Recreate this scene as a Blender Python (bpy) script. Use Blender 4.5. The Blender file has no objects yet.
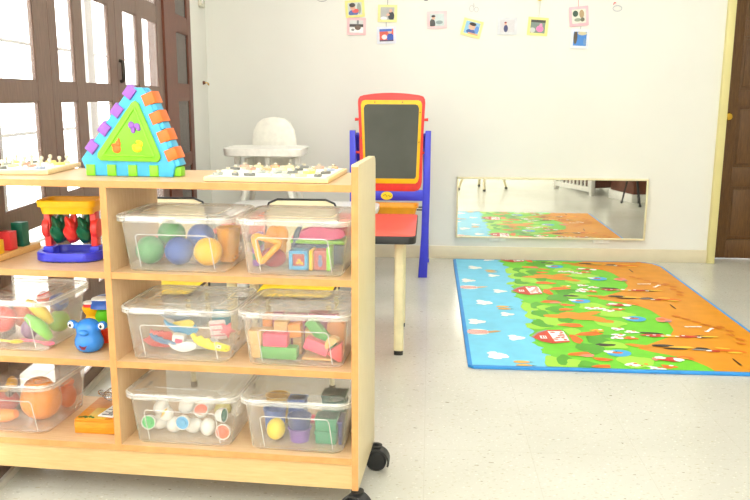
import bpy, bmesh, math, random
from mathutils import Vector, Matrix, Euler
random.seed(7)
R = math.radians
SC = bpy.context.scene
COL = SC.collection

# ------------------------------------------------------------------ helpers
def srgb(r, g, b):
    def f(c):
        c /= 255.0
        return c / 12.92 if c <= 0.04045 else ((c + 0.055) / 1.055) ** 2.4
    return (f(r), f(g), f(b), 1.0)

MATS = {}
def mat(name, rgb, rough=0.45, spec=0.5, noise=0.06, scale=30.0, metal=0.0, coat=0.0):
    """plain painted / moulded surface with a slight procedural mottling"""
    if name in MATS:
        return MATS[name]
    m = bpy.data.materials.new(name); m.use_nodes = True
    nt = m.node_tree; b = nt.nodes['Principled BSDF']
    c = srgb(*rgb)
    tc = nt.nodes.new('ShaderNodeTexCoord'); n = nt.nodes.new('ShaderNodeTexNoise')
    n.inputs['Scale'].default_value = scale; n.inputs['Detail'].default_value = 2
    rp = nt.nodes.new('ShaderNodeValToRGB')
    rp.color_ramp.elements[0].position = 0.3; rp.color_ramp.elements[1].position = 0.7
    rp.color_ramp.elements[0].color = tuple(max(0, v * (1 - noise)) for v in c[:3]) + (1,)
    rp.color_ramp.elements[1].color = tuple(min(1, v * (1 + noise)) for v in c[:3]) + (1,)
    nt.links.new(tc.outputs['Object'], n.inputs['Vector']); nt.links.new(n.outputs['Fac'], rp.inputs['Fac'])
    nt.links.new(rp.outputs['Color'], b.inputs['Base Color'])
    b.inputs['Roughness'].default_value = rough
    b.inputs['Specular IOR Level'].default_value = spec
    b.inputs['Metallic'].default_value = metal
    b.inputs['Coat Weight'].default_value = coat
    MATS[name] = m
    return m

def wood(name, rgb_a, rgb_b, scale=(3, 3, 40), rough=0.42, axis_noise=6.0):
    if name in MATS:
        return MATS[name]
    m = bpy.data.materials.new(name); m.use_nodes = True
    nt = m.node_tree; b = nt.nodes['Principled BSDF']
    tc = nt.nodes.new('ShaderNodeTexCoord'); mp = nt.nodes.new('ShaderNodeMapping')
    mp.inputs['Scale'].default_value = scale
    n = nt.nodes.new('ShaderNodeTexNoise'); n.inputs['Scale'].default_value = axis_noise
    n.inputs['Detail'].default_value = 5; n.inputs['Roughness'].default_value = 0.6
    n.inputs['Distortion'].default_value = 0.4
    rp = nt.nodes.new('ShaderNodeValToRGB')
    rp.color_ramp.elements[0].position = 0.32; rp.color_ramp.elements[1].position = 0.68
    rp.color_ramp.elements[0].color = srgb(*rgb_a); rp.color_ramp.elements[1].color = srgb(*rgb_b)
    L = nt.links.new
    L(tc.outputs['Object'], mp.inputs['Vector']); L(mp.outputs['Vector'], n.inputs['Vector'])
    L(n.outputs['Fac'], rp.inputs['Fac']); L(rp.outputs['Color'], b.inputs['Base Color'])
    b.inputs['Roughness'].default_value = rough; b.inputs['Specular IOR Level'].default_value = 0.4
    MATS[name] = m
    return m

def clear(name, tint, base, edge, gloss_rough=0.08):
    """clear moulded plastic: mostly see-through, milkier and shinier at grazing angles"""
    m = bpy.data.materials.new(name); m.use_nodes = True
    nt = m.node_tree; nt.nodes.remove(nt.nodes['Principled BSDF'])
    out = nt.nodes['Material Output']
    tr = nt.nodes.new('ShaderNodeBsdfTransparent'); tr.inputs['Color'].default_value = (0.985, 0.985, 0.98, 1)
    df = nt.nodes.new('ShaderNodeBsdfDiffuse'); df.inputs['Color'].default_value = srgb(*tint)
    tl = nt.nodes.new('ShaderNodeBsdfTranslucent'); tl.inputs['Color'].default_value = srgb(*tint)
    m0 = nt.nodes.new('ShaderNodeMixShader'); m0.inputs[0].default_value = 0.5
    gl = nt.nodes.new('ShaderNodeBsdfGlossy'); gl.inputs['Roughness'].default_value = gloss_rough
    m1 = nt.nodes.new('ShaderNodeMixShader'); m1.inputs[0].default_value = 0.28
    m2 = nt.nodes.new('ShaderNodeMixShader')
    lw = nt.nodes.new('ShaderNodeLayerWeight'); lw.inputs['Blend'].default_value = 0.5
    pw = nt.nodes.new('ShaderNodeMath'); pw.operation = 'POWER'; pw.inputs[1].default_value = 2.5
    ma = nt.nodes.new('ShaderNodeMath'); ma.operation = 'MULTIPLY_ADD'
    ma.inputs[1].default_value = edge; ma.inputs[2].default_value = base
    n = nt.nodes.new('ShaderNodeTexNoise'); n.inputs['Scale'].default_value = 9
    mm = nt.nodes.new('ShaderNodeMath'); mm.operation = 'MULTIPLY_ADD'; mm.inputs[1].default_value = 0.5; mm.inputs[2].default_value = 0.75
    mu = nt.nodes.new('ShaderNodeMath'); mu.operation = 'MULTIPLY'; mu.use_clamp = True
    L = nt.links.new
    L(lw.outputs['Facing'], pw.inputs[0]); L(pw.outputs[0], ma.inputs[0])
    L(n.outputs['Fac'], mm.inputs[0]); L(ma.outputs[0], mu.inputs[0]); L(mm.outputs[0], mu.inputs[1])
    L(df.outputs[0], m0.inputs[1]); L(tl.outputs[0], m0.inputs[2])
    L(m0.outputs[0], m1.inputs[1]); L(gl.outputs[0], m1.inputs[2])
    L(mu.outputs[0], m2.inputs[0]); L(tr.outputs[0], m2.inputs[1]); L(m1.outputs[0], m2.inputs[2])
    L(m2.outputs[0], out.inputs['Surface'])
    MATS[name] = m
    return m

I4 = Matrix.Identity(4)
def TM(loc=(0, 0, 0), rot=(0, 0, 0), sc=(1, 1, 1)):
    return Matrix.Translation(loc) @ Euler(rot).to_matrix().to_4x4() @ Matrix.Diagonal((*sc, 1))

class MB:
    """collects shapes into one mesh"""
    def __init__(self): self.bm = bmesh.new(); self.mats = []
    def _take(self, t, mi, M=None):
        if M is not None: bmesh.ops.transform(t, matrix=M, verts=t.verts)
        for f in t.faces: f.material_index = mi
        me = bpy.data.meshes.new('tmp'); t.to_mesh(me); t.free()
        self.bm.from_mesh(me); bpy.data.meshes.remove(me)
        return self
    def box(self, c, s, rot=(0, 0, 0), bev=0.0, seg=2, mi=0):
        t = bmesh.new(); bmesh.ops.create_cube(t, size=1.0)
        bmesh.ops.scale(t, vec=s, verts=t.verts)
        if bev > 0: bmesh.ops.bevel(t, geom=t.edges[:], offset=bev, segments=seg, profile=0.5, affect='EDGES')
        return self._take(t, mi, TM(c, rot))
    def hexa(self, p, mi=0):
        t = bmesh.new(); v = [t.verts.new(q) for q in p]
        for f in ((0, 3, 2, 1), (4, 5, 6, 7), (0, 1, 5, 4), (1, 2, 6, 5), (2, 3, 7, 6), (3, 0, 4, 7)):
            t.faces.new([v[i] for i in f])
        bmesh.ops.recalc_face_normals(t, faces=t.faces)
        return self._take(t, mi)
    def cyl(self, p0, p1, r0, r1=None, seg=20, mi=0):
        r1 = r0 if r1 is None else r1
        p0, p1 = Vector(p0), Vector(p1); d = p1 - p0
        t = bmesh.new()
        bmesh.ops.create_cone(t, cap_ends=True, segments=seg, radius1=r0, radius2=r1, depth=d.length)
        M = Matrix.Translation((p0 + p1) / 2) @ d.to_track_quat('Z', 'Y').to_matrix().to_4x4()
        return self._take(t, mi, M)
    def tube(self, pts, r, seg=8, closed=False, mi=0):
        pts = [Vector(p) for p in pts]; n = len(pts); t = bmesh.new(); rings = []
        up = None
        for i, p in enumerate(pts):
            a = pts[i - 1] if (i or closed) else p
            b = pts[(i + 1) % n] if (i < n - 1 or closed) else p
            d = (b - a).normalized()
            if up is None:
                up = Vector((0, 0, 1)) if abs(d.z) < 0.9 else Vector((1, 0, 0))
            x = d.cross(up)
            if x.length < 1e-5: x = d.orthogonal()
            x.normalize(); y = x.cross(d).normalized(); up = y
            rr = r[i] if isinstance(r, (list, tuple)) else r
            rings.append([t.verts.new(p + rr * (math.cos(k * 2 * math.pi / seg) * x + math.sin(k * 2 * math.pi / seg) * y)) for k in range(seg)])
        for i in range(n if closed else n - 1):
            A, B = rings[i], rings[(i + 1) % n]
            for k in range(seg): t.faces.new((A[k], A[(k + 1) % seg], B[(k + 1) % seg], B[k]))
        if not closed:
            t.faces.new(rings[0][::-1]); t.faces.new(rings[-1])
        bmesh.ops.recalc_face_normals(t, faces=t.faces)
        return self._take(t, mi)
    def lathe(self, prof, seg=24, M=I4, mi=0):
        t = bmesh.new(); rings = []
        for r, z in prof:
            if r < 1e-6: rings.append([t.verts.new((0, 0, z))])
            else: rings.append([t.verts.new((r * math.cos(k * 2 * math.pi / seg), r * math.sin(k * 2 * math.pi / seg), z)) for k in range(seg)])
        for A, B in zip(rings, rings[1:]):
            for k in range(seg):
                k2 = (k + 1) % seg
                if len(A) == 1 and len(B) == 1: continue
                if len(A) == 1: t.faces.new((A[0], B[k], B[k2]))
                elif len(B) == 1: t.faces.new((A[k], A[k2], B[0]))
                else: t.faces.new((A[k], A[k2], B[k2], B[k]))
        bmesh.ops.recalc_face_normals(t, faces=t.faces)
        return self._take(t, mi, M)
    def prism(self, poly, z0, z1, M=I4, mi=0, bev=0.0):
        t = bmesh.new(); v = [t.verts.new((x, y, z0)) for x, y in poly]
        f = t.faces.new(v)
        e = bmesh.ops.extrude_face_region(t, geom=[f])
        nv = [g for g in e['geom'] if isinstance(g, bmesh.types.BMVert)]
        bmesh.ops.translate(t, vec=(0, 0, z1 - z0), verts=nv)
        bmesh.ops.recalc_face_normals(t, faces=t.faces)
        if bev > 0:
            ed = [x for x in t.edges if abs(x.verts[0].co.z - x.verts[1].co.z) < 1e-7]
            bmesh.ops.bevel(t, geom=ed, offset=bev, segments=2, profile=0.5, affect='EDGES')
        return self._take(t, mi, M)
    def flat(self, poly, z, mi=0, M=I4):
        t = bmesh.new(); f = t.faces.new([t.verts.new((x, y, z)) for x, y in poly]); f.normal_update()
        if f.normal.z < 0: f.normal_flip()
        return self._take(t, mi, M)
    def ell(self, c, r, rot=(0, 0, 0), seg=20, mi=0):
        t = bmesh.new(); bmesh.ops.create_uvsphere(t, u_segments=seg, v_segments=max(8, seg * 2 // 3), radius=1)
        return self._take(t, mi, TM(c, rot, r if isinstance(r, (tuple, list)) else (r, r, r)))
    def loft(self, rings, cap0=True, cap1=True, mi=0, M=I4):
        t = bmesh.new(); V = [[t.verts.new(p) for p in g] for g in rings]; n = len(V[0])
        for A, B in zip(V, V[1:]):
            for k in range(n): t.faces.new((A[k], A[(k + 1) % n], B[(k + 1) % n], B[k]))
        if cap0: t.faces.new(V[0][::-1])
        if cap1: t.faces.new(V[-1])
        bmesh.ops.recalc_face_normals(t, faces=t.faces)
        return self._take(t, mi, M)
    def build(self, name, mats, parent=None, M=None, smooth=38):
        if not isinstance(mats, (list, tuple)): mats = [mats]
        me = bpy.data.meshes.new(name); self.bm.to_mesh(me); self.bm.free()
        for m in mats: me.materials.append(m)
        if smooth:
            for p in me.polygons: p.use_smooth = True
            me.set_sharp_from_angle(angle=R(smooth))
        o = bpy.data.objects.new(name, me); COL.objects.link(o)
        if parent is not None: o.parent = parent
        if M is not None: o.matrix_local = M
        return o

def tag(o, label, cat, group=None):
    o['label'] = label; o['category'] = cat
    if group: o['group'] = group
    return o
def thing(name, label, cat, M=I4, group=None):
    o = bpy.data.objects.new(name, None); o.empty_display_size = 0.05; COL.objects.link(o)
    o.matrix_world = M
    return tag(o, label, cat, group)
def struct(o):
    o['kind'] = 'structure'; return o

def rrect(w, d, r, z, n=5, cx=0, cy=0):
    pts = []
    for sx, sy, a0 in ((1, 1, 0), (-1, 1, 90), (-1, -1, 180), (1, -1, 270)):
        for k in range(n + 1):
            a = R(a0 + 90 * k / n)
            pts.append((cx + sx * (w / 2 - r) + r * math.cos(a), cy + sy * (d / 2 - r) + r * math.sin(a), z))
    return pts
def rpoly(w, d, r, n=5, cx=0, cy=0): return [(p[0], p[1]) for p in rrect(w, d, r, 0, n, cx, cy)]
def circ(cx, cy, rx, ry=None, n=16, rot=0.0):
    ry = rx if ry is None else ry
    c, s = math.cos(rot), math.sin(rot)
    return [(cx + rx * math.cos(a) * c - ry * math.sin(a) * s, cy + rx * math.cos(a) * s + ry * math.sin(a) * c)
            for a in (k * 2 * math.pi / n for k in range(n))]
def smooth_poly(pts, it=2):
    for _ in range(it):
        q = []
        for i in range(len(pts)):
            a, b = pts[i], pts[(i + 1) % len(pts)]
            q += [(0.75 * a[0] + 0.25 * b[0], 0.75 * a[1] + 0.25 * b[1]), (0.25 * a[0] + 0.75 * b[0], 0.25 * a[1] + 0.75 * b[1])]
        pts = q
    return pts

XZ = Matrix(((1, 0, 0, 0), (0, 0, -1, 0), (0, 1, 0, 0), (0, 0, 0, 1)))   # draws an (x, y) outline upright in (x, z); extrusion z0..z1 runs towards -y

# ------------------------------------------------------------------ materials
WHITE = mat('white_plastic', (238, 238, 234), 0.35)
WALL = mat('wall_paint', (231, 231, 224), 0.75, 0.25, 0.015, 3.0)
BLUE = mat('royal_blue', (56, 60, 206), 0.35)
RED = mat('red_plastic', (230, 60, 54), 0.33)
YEL = mat('yellow_plastic', (248, 190, 16), 0.33)
ORNG = mat('orange_plastic', (246, 150, 30), 0.35)
GREEN = mat('leaf_green_plastic', (52, 150, 70), 0.35)
DGREEN = mat('dark_green_plastic', (10, 98, 66), 0.35)
LIME = mat('lime_plastic', (130, 206, 40), 0.35)
SKYB = mat('sky_blue_plastic', (70, 170, 222), 0.38)
PURP = mat('purple_plastic', (150, 92, 190), 0.38)
TANG = mat('tangerine_plastic', (246, 112, 36), 0.38)
MIDB = mat('mid_blue_plastic', (54, 98, 184), 0.35)
BLACK = mat('black_rubber', (26, 26, 26), 0.5)
PINK = mat('pink_paint', (232, 74, 110), 0.45)
SALMON = mat('salmon_plastic', (240, 120, 80), 0.4)
MAG = mat('magenta_cloth', (226, 60, 130), 0.8)
SLATE = mat('slate_cloth', (70, 96, 126), 0.8)
MAROON = mat('maroon_cloth', (160, 40, 60), 0.8)
TEAL = mat('teal_plastic', (24, 130, 110), 0.4)
NAVY = mat('navy_plastic', (44, 56, 130), 0.4)
CREAM = mat('cream_metal', (232, 222, 180), 0.4)
PALE = mat('pale_plastic', (240, 238, 226), 0.4)
GREY = mat('grey_plastic', (140, 144, 146), 0.45)
CHROME = mat('chrome', (200, 202, 204), 0.22, 0.5, 0.02, 20, 1.0)
BRASS = mat('brass', (200, 160, 60), 0.25, 0.5, 0.03, 20, 1.0)
SLATEBOARD = mat('chalkboard', (84, 86, 78), 0.6, 0.3, 0.08, 8)
BIRCH = wood('birch_laminate', (207, 171, 129), (218, 186, 145), (2.5, 30, 30))
BIRCHV = wood('birch_laminate_upright', (209, 173, 131), (220, 188, 147), (30, 30, 2.5))
PANEL = wood('cool_lit_panel_laminate', (218, 200, 156), (228, 211, 170), (30, 30, 2.5))  # cooler light on the end panels put into a paler laminate colour
PLINTH = wood('plinth_laminate', (200, 166, 112), (212, 180, 127), (2.5, 30, 30))
EDGE = wood('orange_edge_banding', (202, 141, 82), (214, 155, 95), (4, 30, 4))
PALEWD = wood('pale_puzzle_wood', (226, 196, 140), (240, 216, 168), (4, 30, 30))
BLOCKWD = wood('natural_block_wood', (214, 166, 96), (232, 190, 122), (8, 30, 60))
HONEY = wood('honey_wood', (206, 128, 22), (226, 152, 38), (6, 40, 60))
BROWN = wood('window_brown_wood', (108, 86, 76), (128, 104, 92), (30, 30, 3))
REDBRN = wood('red_brown_wood', (92, 48, 32), (116, 64, 44), (30, 30, 3))
DOORWD = wood('door_wood', (84, 56, 28), (116, 80, 42), (30, 30, 2.5))
TUB = clear('clear_tub_plastic', (253, 252, 248), 0.125, 0.4)
LID = clear('clear_lid_plastic', (253, 252, 248), 0.15, 0.4, 0.06)
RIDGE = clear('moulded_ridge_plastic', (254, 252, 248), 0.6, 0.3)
RIM = clear('lid_rim_plastic', (254, 253, 248), 0.32, 0.4)
GLASS = clear('window_glass', (235, 240, 240), 0.01, 0.25, 0.02)
DUSK = clear('shaded_glass', (84, 66, 60), 0.92, 0.1, 0.15)

def floor_material():
    m = bpy.data.materials.new('speckled_vinyl_tile'); m.use_nodes = True
    nt = m.node_tree; b = nt.nodes['Principled BSDF']; L = nt.links.new
    tc = nt.nodes.new('ShaderNodeTexCoord')
    base = nt.nodes.new('ShaderNodeTexNoise'); base.inputs['Scale'].default_value = 2.2; base.inputs['Detail'].default_value = 4
    r0 = nt.nodes.new('ShaderNodeValToRGB')
    r0.color_ramp.elements[0].position = .3; r0.color_ramp.elements[1].position = .7
    r0.color_ramp.elements[0].color = srgb(196, 195, 183); r0.color_ramp.elements[1].color = srgb(207, 206, 196)
    L(tc.outputs['Object'], base.inputs['Vector']); L(base.outputs['Fac'], r0.inputs['Fac'])
    prev = r0.outputs['Color']
    for sc, stretch, thr, col, k in ((60, (1, 2.6, 1), .64, (176, 168, 132), .6), (34, (1, 3, 1), .70, (116, 104, 76), .85), (90, (1, 1.6, 1), .66, (240, 238, 228), .6)):
        mp = nt.nodes.new('ShaderNodeMapping'); mp.inputs['Scale'].default_value = stretch; mp.inputs['Rotation'].default_value = (0, 0, .3 * sc)
        n = nt.nodes.new('ShaderNodeTexNoise'); n.inputs['Scale'].default_value = sc; n.inputs['Detail'].default_value = 2
        rp = nt.nodes.new('ShaderNodeValToRGB'); rp.color_ramp.elements[0].position = thr; rp.color_ramp.elements[1].position = thr + .03
        rp.color_ramp.elements[1].color = (k, k, k, 1)
        mx = nt.nodes.new('ShaderNodeMixRGB'); mx.inputs[2].default_value = srgb(*col)
        L(tc.outputs['Object'], mp.inputs['Vector']); L(mp.outputs['Vector'], n.inputs['Vector']); L(n.outputs['Fac'], rp.inputs['Fac'])
        L(rp.outputs['Color'], mx.inputs[0]); L(prev, mx.inputs[1]); prev = mx.outputs[0]
    br = nt.nodes.new('ShaderNodeTexBrick'); br.offset = 0
    br.inputs['Scale'].default_value = 1.0; br.inputs['Brick Width'].default_value = .305; br.inputs['Row Height'].default_value = .305
    br.inputs['Mortar Size'].default_value = .0010; br.inputs['Mortar Smooth'].default_value = .3
    br.inputs['Color1'].default_value = (1, 1, 1, 1); br.inputs['Color2'].default_value = (.985, .985, .98, 1); br.inputs['Mortar'].default_value = (.9, .89, .86, 1)
    mu = nt.nodes.new('ShaderNodeMixRGB'); mu.blend_type = 'MULTIPLY'; mu.inputs[0].default_value = 1
    L(tc.outputs['Object'], br.inputs['Vector']); L(prev, mu.inputs[1]); L(br.outputs['Color'], mu.inputs[2])
    L(mu.outputs[0], b.inputs['Base Color'])
    b.inputs['Roughness'].default_value = .22; b.inputs['Specular IOR Level'].default_value = .5
    return m

def mirror_material():
    m = bpy.data.materials.new('mirror_glass'); m.use_nodes = True
    b = m.node_tree.nodes['Principled BSDF']
    b.inputs['Base Color'].default_value = (.80, .80, .75, 1); b.inputs['Metallic'].default_value = 1; b.inputs['Roughness'].default_value = .02
    n = m.node_tree.nodes.new('ShaderNodeTexNoise'); n.inputs['Scale'].default_value = 2
    mr = m.node_tree.nodes.new('ShaderNodeMapRange'); mr.inputs[3].default_value = .01; mr.inputs[4].default_value = .03
    m.node_tree.links.new(n.outputs['Fac'], mr.inputs[0]); m.node_tree.links.new(mr.outputs[0], b.inputs['Roughness'])
    return m

# ------------------------------------------------------------------ camera
cd = bpy.data.cameras.new('camera'); cam = bpy.data.objects.new('camera', cd); COL.objects.link(cam)
fw = Vector((-0.06682598, 0.97938762, -0.19061524)); rt = Vector((0.99761646, 0.06887787, 0.004152)); up = Vector((-0.01719559, 0.18988344, 0.98165604))
cam.matrix_world = Matrix(((rt.x, up.x, -fw.x, 0), (rt.y, up.y, -fw.y, 0), (rt.z, up.z, -fw.z, 1), (0, 0, 0, 1)))
cd.sensor_width = 36; cd.sensor_fit = 'HORIZONTAL'; cd.lens = 787.62 / 750 * 36; cd.clip_start = .02
SC.camera = cam

D = 4.91          # back wall
XR = 2.62         # wall beyond the door
YR = -2.2         # wall behind the camera
ZC = 2.65
KX, KS = -1.38, 0.091
def LW(t, z, off=0.0):
    """point on the window wall: t is the distance into the room, off is towards the outside"""
    n = math.hypot(1, KS)
    return (KX + KS * (D - t) - off / n, t - off * KS / n, z)
def lwbox(mb, t0, t1, z0, z1, o0, o1, mi=0):
    return mb.hexa([LW(t0, z0, o0), LW(t1, z0, o0), LW(t1, z0, o1), LW(t0, z0, o1), LW(t0, z1, o0), LW(t1, z1, o0), LW(t1, z1, o1), LW(t0, z1, o1)], mi)

# ------------------------------------------------------------------ room
m = MB(); m.box((.6, 1.4, -.05), (4.6, 7.5, .1)); struct(m.build('floor', floor_material(), smooth=0))
m = MB(); m.box((.6, 1.4, ZC + .05), (4.6, 7.5, .1)); struct(m.build('ceiling', mat('ceiling_paint', (244, 243, 238), .8), smooth=0))
DX0, DX1 = 1.762, XR
m = MB()
m.box(((KX - .3 + DX0) / 2, D + .1, ZC / 2), (DX0 - KX + .3, .2, ZC))
m.box(((DX0 + XR + .2) / 2, D + .1, (2.1 + ZC) / 2), (XR + .2 - DX0, .2, ZC - 2.1))
struct(m.build('wall_back', WALL, smooth=0))
m = MB(); m.box((XR + .1, (YR + D) / 2, ZC / 2), (.2, D - YR + .4, ZC)); struct(m.build('wall_right', WALL, smooth=0))
m = MB(); m.box(((XR - 1.0) / 2 + .1, YR - .1, ZC / 2), (XR + 1.9, .2, ZC)); struct(m.build('wall_rear', WALL, smooth=0))
m = MB(); lwbox(m, 4.46, D, 0, ZC, 0, .15); lwbox(m, .2, 4.46, 2.2, ZC, 0, .15); lwbox(m, YR - .1, .2, 0, ZC, 0, .15)
struct(m.build('wall_left', WALL, smooth=0))
TILE = mat('cream_tile_skirting', (222, 212, 184), .3, .5, .03, 12)
m = MB(); m.box(((KX + DX0) / 2, D - .006, .04), (DX0 - KX - .07, .012, .08), bev=.002); struct(m.build('baseboard_back', TILE))
m = MB(); m.box((XR - .006, 1.3, .04), (.012, 7.0, .08), bev=.002); struct(m.build('baseboard_right', TILE))
m = MB(); lwbox(m, 4.47, D - .02, 0, .08, -.012, 0); struct(m.build('baseboard_left', TILE))
TRIMM = mat('cream_door_frame', (222, 212, 150), .4, .5, .03, 6)
m = MB(); m.box((1.741, 4.98, 1.05), (.044, .2, 2.1), bev=.004); m.box((2.2, 4.98, 2.12), (.96, .2, .045), bev=.004)
struct(m.build('trim_1', TRIMM))
# brown panelled door, closed
m = MB()
y0 = 5.05; xd0, xd1 = 1.766, XR
m.box(((xd0 + xd1) / 2, y0 + .03, 1.05), (xd1 - xd0, .035, 2.09), bev=.002)
for xa, xb in ((xd0, xd0 + .115), (xd1 - .115, xd1), ((xd0 + xd1) / 2 - .05, (xd0 + xd1) / 2 + .05)):
    m.box(((xa + xb) / 2, y0 + .006, 1.05), (xb - xa, .02, 2.09), bev=.003)
for za, zb in ((.005, .125), (.46, .58), (.955, 1.05), (1.37, 1.46), (1.98, 2.09)):
    for xa, xb in ((xd0 + .115, (xd0 + xd1) / 2 - .05), ((xd0 + xd1) / 2 + .05, xd1 - .115)):
        m.box(((xa + xb) / 2, y0 + .006, (za + zb) / 2), (xb - xa, .02, zb - za), bev=.003)
for za, zb in ((.145, .44), (.6, .935), (1.07, 1.35), (1.48, 1.96)):
    for xa, xb in ((xd0 + .135, (xd0 + xd1) / 2 - .07), ((xd0 + xd1) / 2 + .07, xd1 - .135)):
        m.box(((xa + xb) / 2, y0 + .01, (za + zb) / 2), (xb - xa, .012, zb - za), bev=.006)
door = struct(m.build('door_1', DOORWD))
m = MB(); Mk = TM((1.812, y0 - .004, .892), (R(90), 0, 0))
m.lathe([(0, 0), (.026, 0), (.026, .004), (.012, .008), (.010, .03), (.020, .038), (.025, .05), (.02, .06), (0, .064)], 24, Mk)
m.build('door_knob', BRASS, door)

# ------------------------------------------------------------------ window wall: brown glazed timber doors
ZR = [(.0, .06), (.25, .335), (.63, .69), (.985, 1.039), (1.337, 1.41), (2.1, 2.2)]     # rails
def window(name, t0, t1, stiles, wood_m, glass_m, rails=ZR):
    m = MB()
    for a, b in stiles: lwbox(m, a, b, .02, 2.2, .0, .016)
    for a, b in rails:
        lwbox(m, t0, t1, a, b, .001, .015)
    # raised beads round each pane
    gaps = [(stiles[i][1], stiles[i + 1][0]) for i in range(len(stiles) - 1)]
    for ga, gb in gaps:
        for (r0, r1), (q0, q1) in zip(rails, rails[1:]):
            e = .006
            lwbox(m, ga, ga + e, r1, q0, .003, .012); lwbox(m, gb - e, gb, r1, q0, .003, .012)
            lwbox(m, ga, gb, r1, r1 + e, .003, .012); lwbox(m, ga, gb, q0 - e, q0, .003, .012)
    o = struct(m.build(name, wood_m, smooth=0))
    g = MB()
    for ga, gb in gaps:
        for (r0, r1), (q0, q1) in zip(rails, rails[1:]): lwbox(g, ga, gb, r1, q0, .006, .009)
    g.build('glass', glass_m, o, smooth=0)
    return o
window('window_1', .2, 2.38, ((.2, .3), (.85, .95), (1.42, 1.5), (1.93, 1.99), (2.27, 2.375)), BROWN, GLASS)
window('window_2', 2.38, 3.05, ((2.38, 2.444), (2.595, 2.683), (2.971, 3.05)), BROWN, GLASS)
w3 = window('window_3', 3.055, 3.80, ((3.055, 3.157), (3.36, 3.44), (3.70, 3.80)), BROWN, GLASS)
hb = MB()
hp = [LW(3.075, 1.135, -.002), LW(3.075, 1.132, -.012), LW(3.075, 1.128, -.015), LW(3.075, 1.062, -.015), LW(3.075, 1.058, -.012), LW(3.075, 1.055, -.002)]
hb.tube(hp, .007, 8); hb.build('pull_handle', mat('dark_bronze', (60, 54, 48), .35, .5, .05, 20, .6), w3)
m = MB(); lwbox(m, 3.80, 3.97, 0, 2.2, -.012, .07); struct(m.build('trim_2', REDBRN, smooth=0))
window('window_4', 3.97, 4.46, ((3.97, 4.09), (4.37, 4.46)), REDBRN, DUSK, [(.0, .06), (.25, .335), (.63, .69), (.98, 1.06), (1.33, 1.41), (2.1, 2.2)])
m = MB(); lwbox(m, .2, 4.46, 0, .02, -.01, .08); struct(m.build('trim_3', mat('sill_stone', (206, 200, 188), .4), smooth=0))
# outside: pale balcony, parapet and the grille posts one can make out through the panes
m = MB(); lwbox(m, -1.5, 6.5, -.1, -.01, .16, 3.5); g = struct(m.build('ground', mat('balcony_concrete', (232, 230, 224), .8), smooth=0))
GRPOST = mat('pale_grille_paint', (206, 210, 210), .6)
gr = thing('window_grille', 'pale grey metal grille standing outside the brown glazed doors', 'grille', TM(LW(2.8, 0, .5)))
def at_grille(t, z, off): p = LW(t, z, off); q = LW(2.8, 0, .5); return (p[0] - q[0], p[1] - q[1], p[2] - q[2])
for t, w in ((2.46, .085), (3.01, .075), (3.62, .03), (4.15, .09), (4.75, .03), (5.2, .08)):
    m = MB(); c = at_grille(t, 1.1, .5); m.box((c[0], c[1], 1.095), (w, w, 2.2), bev=.004); m.build('post', GRPOST, gr)
for z in (.36, .84, 1.22, 1.9):
    m = MB(); m.tube([at_grille(1.2, z, .5), at_grille(5.6, z, .5)], .008, 8); m.build('rail', GRPOST, gr)
m = MB(); lwbox(m, -1.2, 6.2, -.01, 2.9, 3.2, 3.4); struct(m.build('wall_outside', mat('outside_wall', (240, 238, 232), .9), smooth=0))

# things on the plastered strip
p = LW(4.76, 1.56, -.009)
sw = thing('light_switch', 'white wall switch high on the plaster beside the brown window frame', 'switch', Matrix.Translation(p) @ Matrix.Rotation(math.atan(KS), 4, 'Z'))
m = MB(); m.box((0, 0, 0), (.016, .14, .085), bev=.004); m.build('switch_plate', mat('ivory_switch', (226, 224, 206), .4), sw)
m = MB(); m.box((.012, -.03, 0), (.008, .03, .05), bev=.002); m.build('rocker', WHITE, sw)
p = LW(4.76, 1.08, -.002)
hk = thing('wall_hook', 'tiny brown hook on the plaster below the wall switch', 'hook', Matrix.Translation(p))
m = MB(); m.cyl((-.002, 0, 0), (.012, 0, 0), .012, .009, 12); m.build('base', REDBRN, hk)
m = MB(); m.tube([(.01, 0, .0), (.024, .006, .0), (.03, .012, -.006), (.028, .018, -.014), (.02, .02, -.006)], .003, 8); m.build('hook_wire', BRASS, hk)

# ------------------------------------------------------------------ wall mirror
mx0, mx1, mz0, mz1 = .172, 1.335, .137, .517
mir = thing('wall_mirror', 'long low mirror in a thin cream frame on the back wall above the mat', 'mirror', TM(((mx0 + mx1) / 2, D - .015, .327)))
hw, hh = (mx1 - mx0) / 2, (mz1 - mz0) / 2
m = MB(); m.box((0, .003, 0), (2 * hw - .01, .02, 2 * hh - .01)); m.build('mirror_glass', mirror_material(), mir, smooth=0)
m = MB(); fr = .011
for c, s in (((0, 0, hh - fr / 2), (2 * hw, .03, fr)), ((0, 0, -hh + fr / 2), (2 * hw, .03, fr)), ((-hw + fr / 2, 0, 0), (fr, .03, 2 * hh)), ((hw - fr / 2, 0, 0), (fr, .03, 2 * hh))):
    m.box(c, s, bev=.003)
m.build('mirror_frame', mat('pale_mirror_frame', (232, 224, 188), .4), mir)
for sx in (-.32, .32):
    m = MB(); m.box((sx, .006, -hh - .012), (.1, .014, .024), bev=.003); m.build('wall_clip', WHITE, mir)

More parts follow.
